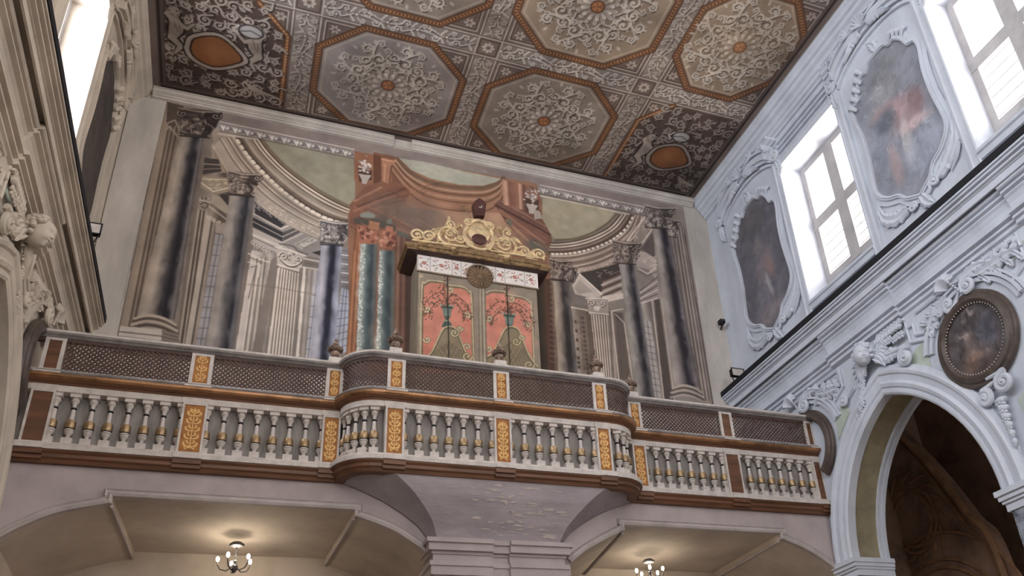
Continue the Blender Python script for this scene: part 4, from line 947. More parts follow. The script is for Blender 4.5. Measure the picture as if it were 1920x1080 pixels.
# ================================================================ choir loft
LX0, LX1 = XL + .01, XR - .01
def loft_path(off=0.):
    """plan line of the parapet face, left to right, pushed outwards (towards the nave) by off"""
    P = [(LX0, YF), (1.15, YF), (1.15, 10.95)]
    P += [(1.58 - .43 * math.cos(t), 10.95 - .43 * math.sin(t)) for t in np.linspace(.12, pi / 2, 9)]
    P += [(5.03 + .43 * math.sin(t), 10.95 - .43 * math.cos(t)) for t in np.linspace(0, pi / 2 - .12, 9)]
    P += [(5.46, 10.95), (5.46, YF), (LX1, YF)]
    return P
def outl(path):  # sweep's +o is left of travel (towards +y): outward is -o
    return path
def psweep(mb, prof):
    mb.sweep(loft_path(), [(-o, z) for o, z in prof])
POSTS = [(-2.43, .24, 'plain'), (-.705, .27, 'gilt'), (1.02, .21, 'gilt')]
# floor slab + soffit of the balcony
b = MB(); path = loft_path()
poly = [p for p in path] + [(LX1, YB), (LX0, YB)]
b.prism(poly, 5.86, 5.98); struct(b, 'trim_loft_slab', M_trimlow)
# ---- wall below the wings, with two shallow shaped openings
def opening(x0, x1, xa, xb):
    """outline of the opening: springing curves, small corner steps and a flat head"""
    L = smooth_line([(x0, 4.86), (x0 + .22, 5.03), (x0 + .55, 5.22), (xa - .03, 5.37)], 6)
    R = smooth_line([(xb + .03, 5.37), (x1 - .55, 5.22), (x1 - .22, 5.03), (x1, 4.86)], 6)
    return L + [(xa, 5.37), (xa, 5.46), (xb, 5.46), (xb, 5.37)] + R
OPL = opening(-2.55, 2.42, -1.46, 1.40); OPR = opening(4.42, 9.02, 5.30, 8.03)
T_yf = lambda u, v, w: (u, YF - w, v)
sheet('wall_loft_front', [(LX0, 0), (2.42, 0)] and [(LX0, 4.0), (-2.55, 4.0)] + OPL + [(2.42, 4.0), (4.42, 4.0)] + OPR + [(9.02, 4.0), (LX1, 4.0), (LX1, 5.86), (LX0, 5.86)], [], T_yf, M_lilac, w=-.03)
for OP in (OPL, OPR):
    b = MB(T_yf); b.sweep(OP, [(-.0, -.06), (-.0, .02), (.03, .035), (.05, .015), (.07, .015), (.085, .03), (.10, -.03)])
    trim(b, M_trimlow)
    # vault: lofted from the opening back to a smaller, lower outline
    x0, x1 = OP[0][0], OP[-1][0]; cx = (x0 + x1) / 2
    rows = []; OPV = [(x0, 3.3)] + OP + [(x1, 3.3)]
    for f in np.linspace(0, 1, 8):
        rows.append([(cx + (u - cx) * (1 - .10 * f * min(1, max(0, v - 4.86) / .45)), v - .10 * f, -.06 - f * 1.9) for u, v in OPV])
    b = MB(T_yf); b.loft(rows)
    rows = [[(p[0], p[1], -.06 - 1.9) for p in rows[-1]], [(p[0], 3.2, -.06 - 1.9) for p in rows[-1]]]
    b.loft(rows)
    struct(b, 'wall_under_loft' if OP is OPL else 'wall_under_loft_2', M_vault)
    b = MB(T_yf)
    for (u, v) in (OP[19], OP[-20]):
        b.tube([(cx + (u - cx) * (1 - .10 * f), v - .012 - .10 * f, -.07 - f * 1.88) for f in np.linspace(0, 1, 6)], .02, 6)
    trim(b, M_trimlow)
# ---- corbel under the bow
Zs = [5.86, 5.80, 5.7, 5.6, 5.45, 5.3, 5.2, 5.10, 5.04]
xb = [1.12, 1.28, 1.55, 1.77, 2.02, 2.22, 2.31, 2.37, 2.39]; xf = [1.76, 1.86, 1.99, 2.10, 2.25, 2.37, 2.42, 2.46, 2.47]; yf = [10.50, 10.52, 10.55, 10.58, 10.66, 10.74, 10.80, 10.84, 10.85]
b = MB(); rows = []; CXB = 3.335
ZZ = np.linspace(5.86, 5.04, 30)
for z, a, f, y in zip(ZZ, np.interp(-ZZ, [-q for q in Zs], xb), np.interp(-ZZ, [-q for q in Zs], xf), np.interp(-ZZ, [-q for q in Zs], yf)): rows.append([(a, YF, z), (f, y, z), (2 * CXB - f, y, z), (2 * CXB - a, YF, z)])
b.loft(rows); b.m = 0; corb = struct(b, 'trim_corbel', mat('peeling_lilac_plaster', (170, 160, 164), .85, noise=.10, scale=2.2, bump=.25, streak=(.6, 1, 1.6)), True)
for k in range(34):                                                      # flakes where the paint has come away
    pass
r = np.random.default_rng(3); b = MB()
for k in range(70):
    z = r.uniform(5.12, 5.78); y = np.interp(z, Zs[::-1], yf[::-1]) - .004; x = r.normal(3.55, .42); f = np.interp(z, Zs[::-1], xf[::-1])
    if x < f + .1 or x > 2 * CXB - f - .1: continue
    w_, h_ = r.uniform(.02, .10), r.uniform(.005, .018) * (1.8 if k % 7 == 0 else 1); sl = (np.interp(z + .1, Zs[::-1], yf[::-1]) - np.interp(z - .1, Zs[::-1], yf[::-1])) / .2
    pts = [(x + w_ * math.cos(t) * r.uniform(.7, 1.2), h_ * math.sin(t) * r.uniform(.6, 1.3)) for t in np.linspace(0, 2 * pi, 11)[:-1]]
    b.add([(px_, y + sl * dz - .002, z + dz) for px_, dz in pts], [tuple(range(10))])
trim(b, mat('bare_plaster_patch', (194, 183, 178), .9, noise=.12, scale=9))
# ---- pier with its layered capital
b = MB(); b.box(2.52, 4.15, 10.92, 11.4, 0, 4.2)
lay = [(5.06, 5.00, .13), (5.00, 4.90, .10), (4.90, 4.86, .05), (4.86, 4.76, .03), (4.76, 4.70, .08), (4.70, 4.58, .06), (4.58, 4.53, .02), (4.53, 4.46, .0), (4.46, 4.40, .05), (4.40, 4.30, .03), (4.30, 3.2, -.03)]
for z1, z0, o in lay:
    b.box(3.2201, 3.4599, 10.86 - o + .06, 11.5, z0, z1)
    b.box(2.44 - o, 3.22, 10.86 - o, 11.5, z0, z1); b.box(3.46, 4.23 + o, 10.86 - o, 11.5, z0, z1)
struct(b, 'trim_pier', M_lilac)
# ================================================================ balustrade (one fixed thing) and its lattice screen
bal = empty('balustrade', (3.3, YF, 5.84), 'long curving white and gilded balustrade with turned balusters edging the organ loft', 'balustrade')
b = MB(); psweep(b, [(-.1, 5.82), (.03, 5.82), (.05, 5.86), (.08, 5.88), (.085, 5.92), (.115, 5.95), (.115, 5.965), (-.1, 5.965)]); part(b, 'base_moulding', M_brown, bal)
b = MB(); psweep(b, [(-.12, 5.966), (.13, 5.966), (.135, 6.02), (.10, 6.045), (.10, 6.06), (-.12, 6.06)]); part(b, 'bottom_rail', M_white, bal)
b = MB(); psweep(b, [(-.10, 6.77), (.03, 6.77), (.035, 6.85), (-.10, 6.85)]); part(b, 'upper_rail', M_white, bal)
b = MB(); psweep(b, [(-.10, 6.85), (.035, 6.85), (.05, 6.88), (.07, 6.885), (.10, 6.91), (-.1, 6.91)]); part(b, 'cornice', M_brown, bal)
b = MB(); psweep(b, [(-.10, 6.911), (.105, 6.911), (.13, 6.935), (.135, 6.965), (-.1, 6.965)]); part(b, 'gilded_edge', M_goldline, bal)
b = MB(); psweep(b, [(-.12, 6.966), (.12, 6.966), (.14, 6.985), (.13, 7.00), (.10, 7.005), (.09, 7.035), (.05, 7.04), (-.12, 7.04)]); part(b, 'cornice_cap', M_greyw, bal)
b = MB(); b.sweep(loft_path(), [(.125, 6.0), (.18, 6.0), (.18, 6.8), (.125, 6.8)]); part(b, 'backing_wall', M_beige, bal)
# baluster: turned profile (radius, height), gilt cup
def baluster(x, y, rot=0, first=None, plinth=True):
    if first:
        c = copy_tree(first, first.parent); c.location = Vector((x, y, 6.06)) - bal.location; c.rotation_euler = (0, 0, rot); return c
    b = MB(O=(0, 0, 0)); n_ = 14
    b.box(-.06, .06, -.06, .06, .0, .112)
    b.lathe(0, 0, [(.030, .110), (.034, .125), (.022, .14), (.024, .155), (.040, .175), (.052, .195), (.052, .205), (.046, .212), (.056, .220), (.058, .236), (.050, .24), (.050, .352), (.058, .353), (.044, .362), (.032, .372), (.028, .40), (.025, .47), (.024, .505), (.022, .51), (.022, .53), (.024, .535), (.026, .575), (.036, .60), (.052, .622), (.044, .64), (.040, .665)], n_)
    b.box(-.062, .062, -.062, .062, .662, .712)
    o = b.build('baluster', M_white, bal, True, 35); o.location = Vector((x, y, 6.06)) - bal.location
    g = MB(); g.lathe(0, 0, [(.058, .2505), (.062, .262), (.063, .30), (.060, .338), (.057, .3515)], n_); part_ = g.build('gilded_cup', M_gold, o, True)
    g = MB(); g.lathe(0, 0, [(.026, .506), (.033, .512), (.033, .528), (.026, .5345)], n_); g.build('dark_ring', M_black, o, True)
    g = MB(); g.lathe(0, 0, [(.058, .2365), (.062, .240), (.062, .248), (.058, .2502)], n_); g.build('dark_ring', M_black, o, True)
    return o
B0 = None; spots = []
def bay(x0, x1, y, n): 
    for k in range(n + 1): spots.append((x0 + (x1 - x0) * k / n, y, 0))
bay(-2.285, -.86, YF, 7); bay(-.55, .90, YF, 7); bay(1.93, 3.18, 10.52, 6); bay(3.44, 4.74, 10.52, 6); bay(5.80, 7.20, YF, 7); bay(7.49, 8.90, YF, 7)
for t in (.05, .42, .78, 1.12, 1.46): spots.append((1.58 - .385 * math.cos(t) + .0, 10.91 - .385 * math.sin(t), t + pi / 2))
for t in (.25, .62, 1.0, 1.38): spots.append((5.03 + .385 * math.sin(t), 10.91 - .385 * math.cos(t), -t))
for x, y, a in spots:
    o = baluster(x, y + .052, a, B0)
    if B0 is None: B0 = o; o.rotation_euler = (0, 0, a)
# gilded arabesque in a panel: local coords (u across, v up), half-width a, height h
def arabesque(mb, x, y, z0, a, h, seg=1):
    def tb(pts, r): mb.tube([(x + u * a, y, z0 + v * h) for u, v in pts], r, 6, .5, nrm=(0, 1, 0))
    th = .0125 if h > .5 else .009
    tb([(0, .06), (0, .94)], th * .7)
    for v in ((.16, .33, .5, .67, .84) if h > .5 else (.22, .5, .78)):
        for sg in (-1, 1):
            d = .085 if h > .5 else .12
            tb(bez((0, v - d * .6), (sg * .5, v - d), (sg * .8, v - d * .2), (sg * .66, v + d * .5), 8), [th * k for k in (.7, .9, 1.1, 1.3, 1.4, 1.3, 1., .7)])
            tb(bez((sg * .1, v), (sg * .4, v + d * .2), (sg * .5, v + d * .8), (sg * .22, v + d * .9), 8), [th * k for k in (.6, .9, 1.2, 1.3, 1.2, 1., .8, .5)])
    for sg in (-1, 1):
        tb([(0, .88), (sg * .4, .93), (sg * .6, .84)], [th, th * 1.2, th * .6]); tb([(0, .1), (sg * .45, .04), (sg * .6, .14)], [th, th * 1.2, th * .6])
    tb([(0, .86), (0, .97)], [th * 1.6, th * .5])
PP = [(-2.43, YF, .24, 0), (-.705, YF, .27, 1), (1.02, YF, .21, 1), (1.795, 10.52, .23, 1), (3.31, 10.52, .22, 1), (4.86, 10.52, .20, 1), (5.67, YF, .20, 1), (7.345, YF, .25, 0), (9.0, YF, .14, 0)]
for i, (x, y, w_, g_) in enumerate(PP):
    h = w_ / 2; b = MB(); yy = y - .02
    b.box(x - h - .015, x + h + .015, yy - .01, y + .10, 6.061, 6.769)
    b.m = 0
    for z0, z1, x0, x1 in ((6.062, 6.085, -h - .015, h + .015), (6.745, 6.768, -h - .015, h + .015), (6.085, 6.745, -h - .015, -h + .012), (6.085, 6.745, h - .012, h + .015)): b.box(x + x0, x + x1, yy - .03, yy - .01, z0, z1)
    p_ = part(b, 'post', M_white, bal)
    b = MB(); b.box(x - h + .012, x + h - .012, yy - .018, yy - .0105, 6.086, 6.744); part(b, 'ochre_panel' if g_ else 'brown_panel', M_goldp if g_ else M_brown, p_)
    if g_:
        b = MB(); arabesque(b, x, yy - .019, 6.10, h - .02, .63); part(b, 'gilt_scrollwork', M_gilt, p_, True)
    # projecting break of the mouldings over and under each post
    b = MB()
    for z0, z1, o in ((6.77, 6.85, .047), (6.966, 6.99, .15), (5.966, 6.03, .147)): b.mark('moulding_break'); b.box(x - h - .03, x + h + .03, y - o, y + .02, z0 + .001, z1 - .001)
    part(b, 'moulding_break', M_white, p_); 
    b = MB(); b.box(x - h - .04, x + h + .04, y - .142, y, 6.93, 6.964); part(b, 'gilded_break', M_goldline, p_)
    b = MB(); b.box(x - h - .03, x + h + .03, y - .095, y, 5.85, 5.90); b.box(x - h - .03, x + h + .03, y - .127, y, 5.90, 5.964); part(b, 'brown_break', M_brown, p_)
# ---------------------------------------------------------------- lattice screen standing on the balustrade
scn = empty('lattice_screen', (3.3, YF, 7.04), 'dark diagonal lattice screen with thin white rails standing on the balustrade', 'lattice screen')
Zl0, Zl1 = 7.041, 7.50
b = MB(); b.sweep(loft_path(), [(.04, Zl0), (-.02, Zl0), (-.02, Zl0 + .035), (.04, Zl0 + .035)]); part(b, 'lower_rail', M_white, scn)
b = MB(); b.sweep(loft_path(), [(.04, 7.47), (-.025, 7.47), (-.03, 7.515), (.04, 7.515)]); part(b, 'inner_rail', M_dbrown, scn)
b = MB(); b.sweep(loft_path(), [(.07, 7.516), (-.04, 7.516), (-.06, 7.535), (-.085, 7.55), (-.09, 7.57), (.07, 7.57)]); part(b, 'top_rail', M_greyw, scn)
b = MB(); b.sweep(loft_path(), [(.08, 7.571), (-.095, 7.571), (-.10, 7.60), (.08, 7.60)]); part(b, 'cap_rail', M_white, scn)
SP = [(x, y, w_ * (.68 if g_ else .6), g_) for x, y, w_, g_ in PP]
for i, (x, y, w_, g_) in enumerate(SP):
    h = w_ / 2; b = MB(); b.box(x - h - .04, x + h + .04, y - .03, y + .05, Zl0 + .001, 7.5155)
    for x0, x1, z0, z1 in ((-h - .045, -h, Zl0 + .001, 7.51), (h, h + .045, Zl0 + .001, 7.51), (-h, h, 7.475, 7.51), (-h, h, Zl0 + .001, Zl0 + .03)): b.box(x + x0, x + x1, y - .045, y - .03, z0, z1)
    p_ = part(b, 'post', M_white, scn)
    b = MB(); b.box(x - h + .001, x + h - .001, y - .037, y - .0305, Zl0 + .031, 7.474); part(b, 'ochre_panel' if g_ else 'brown_panel', M_goldp if g_ else M_brown, p_)
    if g_: b = MB(); arabesque(b, x, y - .038, Zl0 + .04, h - .01, .42); part(b, 'gilt_scrollwork', M_gilt, p_, True)
def lattice_panel(path, step=.066, th=.013):
    """crossed laths between two rails; path: dense plan points"""
    P = np.array(path); d = np.r_[0, np.cumsum(np.linalg.norm(np.diff(P, axis=0), axis=1))]; L = d[-1]; z0, z1 = Zl0 + .03, 7.48; H = z1 - z0
    def pt(s, z, o):
        s = min(max(s, 0), L); x = np.interp(s, d, P[:, 0]); y = np.interp(s, d, P[:, 1])
        i = min(len(P) - 2, max(0, np.searchsorted(d, s) - 1)); t = unit(P[i + 1] - P[i]); return (x + t[1] * o, y - t[0] * o, z)
    b = MB()
    for sg, o in ((1, .0), (-1, .011)):
        s = -H
        while s < L:
            a, e = max(0, s), min(L, s + H)
            if e - a > .01:
                n_ = 2 if len(path) < 3 else 5; rows = []
                for k in range(n_):
                    q = a + (e - a) * k / (n_ - 1); z = z0 + (q - s) if sg > 0 else z1 - (q - s)
                    rows.append([pt(q - th * .7, z + sg * th * .7, o), pt(q + th * .7, z - sg * th * .7, o), pt(q + th * .7, z - sg * th * .7, o + .009), pt(q - th * .7, z + sg * th * .7, o + .009)])
                b.loft(rows, True, True)
            s += step
    part(b, 'lattice', M_lat, scn)
def edge(i, sg): return SP[i][0] + sg * (SP[i][2] / 2 + .045)
for a, c in ((0, 1), (1, 2), (3, 4), (4, 5), (6, 7), (7, 8)): lattice_panel([(edge(a, 1), SP[a][1] - .0), (edge(c, -1), SP[c][1] - .0)])
lattice_panel([(1.15, 10.96)] + [(1.58 - .43 * math.cos(t), 10.95 - .43 * math.sin(t)) for t in np.linspace(.05, pi / 2 - .02, 14)] + [(edge(3, -1), 10.52)])
lattice_panel([(edge(5, 1), 10.52)] + [(5.03 + .43 * math.sin(t), 10.95 - .43 * math.cos(t)) for t in np.linspace(.02, pi / 2 - .05, 14)] + [(5.46, 10.96)])
# ---------------------------------------------------------------- urn finials on the cap rail
def urn(x, y, label):
    r_ = empty('urn_finial', (x, y, 7.601), label, 'urn', 'urn finials along the loft rail')
    b = MB(); b.box(x - .085, x + .085, y - .085, y + .085, 7.6015, 7.675); part(b, 'plinth', M_white, r_)
    b = MB(); b.lathe(x, y, [(.055, 7.676), (.062, 7.685), (.035, 7.70), (.03, 7.715), (.048, 7.73), (.062, 7.755), (.068, 7.785), (.055, 7.80), (.05, 7.808)], 18); part(b, 'bowl', M_urn, r_, True)
    b = MB(); b.lathe(x, y, [(.05, 7.809), (.085, 7.812), (.095, 7.828), (.088, 7.845), (.07, 7.85)], 18)
    for k in range(14):
        a = k * 2 * pi / 14; b.tube([(x + rr * math.cos(a), y + rr * math.sin(a), zz) for rr, zz in ((.098, 7.815), (.10, 7.84), (.08, 7.862), (.05, 7.885))], [.016, .019, .018, .012], 6)
    part(b, 'gadrooned_rim', M_urn, r_, True)
    b = MB(); b.lathe(x, y, [(.06, 7.86), (.05, 7.89), (.032, 7.90), (.045, 7.92), (.04, 7.945), (.024, 7.955), (.03, 7.975), (.02, 8.0), (.006, 8.03)], 14); part(b, 'knop', M_urn, r_, True)
    return r_
UL = ['dark gilded urn on the rail where the left wing meets the bow', 'dark gilded urn on the left front corner post of the bow', 'dark gilded urn on the middle post in front of the organ doors', 'dark gilded urn on the right front corner post of the bow', 'partly hidden urn on the rail where the bow meets the right wing']
for (x, y), L_ in zip(((1.0, YF), (1.77, 10.52), (3.30, 10.52), (4.86, 10.52), (5.66, YF)), UL): urn(x, y, L_)
b = MB(); b.box(4.99, 5.20, 10.60, 10.72, 7.601, 7.68); b.box(5.0, 5.19, 10.594, 10.60, 7.61, 7.67); tag(b.build('speaker_box', M_black), 'small black box lying on the rail beside the right corner urn of the bow', 'box')
# ================================================================ carving helpers (frame: u across, v up, w out)
def volute(mb, cx, cy, r, a0, d, th, w0, turns=1.6, tail=None):
    mb.mark('scroll')
    sp = spiral(cx, cy, r, turns, a0, d, 24)
    P = [(u, v, w0 + th * (.4 + .6 * i / 23)) for i, (u, v) in enumerate(sp)]; R = [th * (1 - .35 * i / 23) for i in range(24)]
    if tail:
        t0 = np.array(sp[0]); c = np.array((cx, cy)); t = unit(t0 - c); tg = np.array((-t[1], t[0])) * -d
        q = bez(tail, tuple(np.array(tail) * .6 + t0 * .4 + tg * r * .3), tuple(t0 + tg * r), tuple(t0), 8)[:-1]
        P = [(u, v, w0 + th * .3) for u, v in q] + P; R = list(np.linspace(th * .45, th, len(q))) + R
    mb.tube(P, R, 7, .9); mb.ell((cx, cy, w0 + th), (r * .26, r * .26, th), 8, 6)
def acanthus(mb, pts, w, th, w0=0., lobes=5):
    mb.mark('leaf')
    L = smooth_line(pts, 6); m = len(L); rows = []
    for i in range(m):
        t = i / (m - 1); a = np.array(L[max(0, i - 1)]); b = np.array(L[min(m - 1, i + 1)]); tg = unit(b - a); n = np.array((-tg[1], tg[0])); c = np.array(L[i])
        ww = w * (.35 + math.sin(pi * min(1, t * .85 + .12)) * .9) * (1 - t ** 4) * (.72 + .42 * abs(math.sin(pi * lobes * t))) + .002
        hh = th * (1 - .5 * t) * (.8 + .3 * abs(math.sin(pi * lobes * t)))
        rows.append([(c[0] + n[0] * k * ww, c[1] + n[1] * k * ww, w0 + h * hh) for k, h in ((-1, 0), (-.95, .55), (-.5, 1), (0, .55), (.5, 1), (.95, .55), (1, 0))])
    mb.loft(rows)
def flower(mb, u, v, r, w0, n=6):
    mb.mark('blossom')
    for k in range(n):
        a = k * 2 * pi / n; mb.ell((u + r * .6 * math.cos(a), v + r * .6 * math.sin(a), w0 + r * .3), (r * .42, r * .3, r * .3), 7, 5, np.array([[math.cos(a), -math.sin(a), 0], [math.sin(a), math.cos(a), 0], [0, 0, 1]]))
    mb.ell((u, v, w0 + r * .45), (r * .3, r * .3, r * .3), 7, 5)
def face(mb, c, r, yaw=0., pitch=0.):
    """a child's head looking out of the wall (w) - one closed surface with brow, eyes, nose, cheeks, lips, chin, ears"""
    cy, sy, cp, sp = math.cos(yaw), math.sin(yaw), math.cos(pitch), math.sin(pitch)
    Rt = np.array([[cy, 0, sy], [0, 1, 0], [-sy, 0, cy]]) @ np.array([[1, 0, 0], [0, cp, -sp], [0, sp, cp]])
    G = [(0, .06, .07, .18, .07), (0, -.11, .085, .075, .17), (.09, -.15, .05, .05, .07), (-.09, -.15, .05, .05, .07), (.3, .27, .2, .055, .06), (-.3, .27, .2, .055, .06), (.3, .11, .16, .10, -.13), (-.3, .11, .16, .10, -.13), (.3, .10, .10, .06, .13), (-.3, .10, .10, .06, .13), (.3, .095, .09, .014, -.03), (-.3, .095, .09, .014, -.03),
         (.42, -.26, .2, .18, .12), (-.42, -.26, .2, .18, .12), (0, -.36, .16, .04, .10), (0, -.50, .12, .045, .11), (0, -.425, .17, .02, -.06), (0, -.72, .16, .13, .12), (0, .5, .4, .25, .05)]
    rows = []; n, m = 56, 44
    for i in range(m + 1):
        a = pi * i / m; row = []
        for k in range(n):
            t = 2 * pi * k / n; d = np.array([math.sin(a) * math.sin(t), math.cos(a), math.sin(a) * math.cos(t)]); s = 1.
            if d[2] > 0:
                f = min(1, d[2] * 3)
                for gx, gy, wx, wy, am in G: s += f * am * math.exp(-((d[0] - gx) / wx) ** 2 - ((d[1] - gy) / wy) ** 2)
            s += .22 * math.exp(-((abs(d[0]) - 1) / .05) ** 2 - ((d[1] + .0) / .17) ** 2 - ((d[2] + .1) / .12) ** 2)
            p = Rt @ (d * s * np.array([.86, 1.06, .95]) * r); row.append((c[0] + p[0], c[1] + p[1], c[2] + p[2]))
        rows.append(row)
    mb.loft(rows, True)
def curls(mb, c, r, n=40, seed=0):
    q = np.random.default_rng(seed)
    for k in range(n):
        a = q.uniform(-2.1, 2.1) + pi / 2; e = q.uniform(-.9, .45) if abs(a - pi / 2) < 1.3 else q.uniform(-.9, .0); d = (math.cos(a) * math.cos(e), math.sin(a) * math.cos(e), math.sin(e))
        mb.ell((c[0] + d[0] * r * .98, c[1] + d[1] * r * 1.12, c[2] + d[2] * r * .95), (r * .24, r * .2, r * .22), 7, 5)
# ================================================================ wall ornaments
PC = [7.33 + PITCH * k for k in (1, 0)]                                    # painting centres (far, near)
def shape_pts(yc, s=1.):
    H = [(0, 12.62), (.20, 12.60), (.30, 12.50), (.42, 12.50), (.55, 12.34), (.62, 12.16), (.75, 12.10), (.78, 11.9), (.72, 11.5), (.72, 11.0), (.78, 10.45), (.72, 10.22), (.55, 10.05), (.36, 9.95), (.25, 9.80), (0, 9.66)]
    R = smooth_line(H, 3); zc = 11.1
    L = R + [(-u, v) for u, v in R[::-1][1:-1]]
    return [(yc + u * s, zc + (v - zc) * (1 + (s - 1) * .55)) for u, v in L]
def blot_canvas(u0, u1, v0, v1, base, blobs, seed, step=.012, dark=.13):
    Kp = Canvas(u0, u1, v0, v1, step, base); r = np.random.default_rng(seed)
    for k in range(46):
        Kp.ell((r.uniform(u0, u1), r.uniform(v0, v1)), r.uniform(.08, .35), r.uniform(.06, .25), tuple(np.array(base) * r.uniform(.75, 1.25)), .3, rot=r.uniform(0, 3), soft=.8)
    for u, v, a, b, rot, c, al in blobs: Kp.ell((u, v), a, b, c, al, rot=rot, soft=.35)
    for k in range(260):                                                   # brushwork following the painted forms
        u, v = r.uniform(u0 + .05, u1 - .05), r.uniform(v0 + .05, v1 - .05); j, i = int((v - v0) / step), int((u - u0) / step); c = Kp.C[min(j, Kp.ny - 1), min(i, Kp.nx - 1)] * r.uniform(.78, 1.24); a = r.normal(1.2, .7)
        Kp.stroke([(u, v), (u + .09 * math.cos(a), v + .09 * math.sin(a)), (u + .15 * math.cos(a + .5), v + .15 * math.sin(a + .5))], [.02, .03, .008], np.minimum(c, 235), .5)
    Kp.weather(dark, 9, seed); return Kp
def wall_painting(T, yc, label, blobs, base, seed):
    P = shape_pts(yc); r_ = empty('wall_painting', T(yc, 11.1, 0), label, 'painting')
    b = MB(T); O1 = shape_pts(yc, 1.09); O2 = shape_pts(yc, 1.0); O3 = shape_pts(yc, 1.2)
    b.ring(O1, O2, .0, .07); b.ring(shape_pts(yc, 1.05), shape_pts(yc, 1.02), .07, .09); b.ring(O3, O1, 0, .035)
    part(b, 'stucco_frame', M_OF[T], r_)
    poly = np.array(P)
    def clip(X, Y):
        M = np.zeros(X.shape, bool); n_ = len(P)
        for i in range(n_):
            x1, y1 = P[i]; x2, y2 = P[(i + 1) % n_]
            if y1 != y2: M ^= ((Y < max(y1, y2)) & (Y >= min(y1, y2)) & (X < (x2 - x1) * (Y - y1) / (y2 - y1) + x1))
        return M
    Kp = blot_canvas(yc - .86, yc + .86, 9.5, 12.75, base, blobs, seed)
    o = Kp.build('painted_canvas', T, .02, 1.1, clip=clip, sat=.62); o.parent = r_; o.location = -Vector(r_.location)
    b = MB(T)
    for k in range(5):                                                     # ridged drapery folds over the far shoulder
        b.mark('fold'); u = yc + .42 + k * .085; v = 12.62 - k * .13; b.tube([(u - .07, v - .08, .05), (u, v + .03, .10), (u + .08, v + .05, .06)], [.03, .05, .03], 7)
    for k in range(4): b.mark('fold'); u = yc - .40 - k * .08; v = 12.66 - k * .06; b.tube([(u - .06, v + .04, .05), (u, v + .02, .08), (u + .07, v - .06, .05)], [.025, .04, .025], 7)
    acanthus(b, [(yc - .05, 12.66), (yc - .0, 12.85), (yc + .12, 13.0)], .07, .08, .03)
    part(b, 'drapery_crest', M_OF[T], r_, True)
    b = MB(T)
    volute(b, yc - .30, 9.66, .10, 0, 1, .035, .04, tail=(yc - .02, 9.52)); volute(b, yc + .20, 9.55, .08, pi, -1, .03, .04, tail=(yc + .55, 9.75))
    acanthus(b, [(yc - .38, 9.66), (yc - .62, 9.80), (yc - .84, 10.05), (yc - .92, 10.45)], .10, .07, .02, 7)
    acanthus(b, [(yc + .30, 9.60), (yc + .58, 9.62), (yc + .82, 9.82), (yc + .86, 10.2)], .10, .07, .02, 7)
    acanthus(b, [(yc, 9.62), (yc - .06, 9.45), (yc - .2, 9.32)], .08, .07, .02)
    for k in range(3): b.mark('leaf'); b.tube([(yc - .9 - k * .04, 9.9 + k * .1, .03), (yc - .78, 9.72 + k * .08, .05), (yc - .6, 9.6 + k * .06, .03)], [.015, .03, .01], 6)
    part(b, 'scrolled_apron', M_OF[T], r_, True)
    return r_
wall_painting(T_right, PC[0], 'smoky shaped painting of a robed figure on the right wall nearest the fresco', [(PC[0] + .05, 11.55, .16, .2, 0, (140, 128, 128), .6), (PC[0] - .05, 11.0, .25, .42, .35, (136, 118, 124), .7), (PC[0] - .2, 10.95, .1, .28, -.3, (150, 110, 104), .6), (PC[0] + .1, 10.5, .3, .35, .2, (118, 112, 128), .6), (PC[0] - .08, 10.6, .06, .3, -.2, (176, 170, 168), .6), (PC[0], 10.0, .5, .22, 0, (156, 136, 138), .5), (PC[0] + .1, 12.2, .5, .3, 0, (96, 90, 92), .6)], (104, 100, 114), 61)
wall_painting(T_right, PC[1], 'shaped painting with a pink robed figure between the two bright windows of the right wall', [(PC[1] + .1, 11.9, .3, .3, 0, (150, 146, 152), .6), (PC[1] + .15, 11.55, .35, .12, .2, (168, 128, 128), .6), (PC[1] - .2, 11.15, .36, .34, .5, (170, 128, 132), .7), (PC[1] - .42, 11.2, .14, .25, 0, (140, 104, 108), .6), (PC[1] - .1, 11.25, .08, .24, -.2, (186, 140, 146), .7), (PC[1] + .25, 11.35, .24, .2, 0, (96, 104, 122), .8), (PC[1] - .05, 10.72, .1, .42, .1, (190, 186, 190), .7), (PC[1] + .3, 10.5, .12, .4, 0, (180, 146, 148), .7), (PC[1] - .3, 10.85, .3, .1, .2, (196, 162, 164), .7), (PC[1] - .3, 10.3, .35, .4, .4, (150, 158, 186), .6), (PC[1] + .5, 10.9, .16, .5, 0, (132, 142, 168), .5), (PC[1], 12.3, .5, .25, 0, (120, 122, 130), .6)], (134, 138, 154), 62)
wall_painting(T_left, PC[0], 'dark brown shaped painting on the shaded left wall beside its window', [(PC[0], 11, .3, .6, 0, (96, 78, 70), .5)], (84, 74, 68), 63)
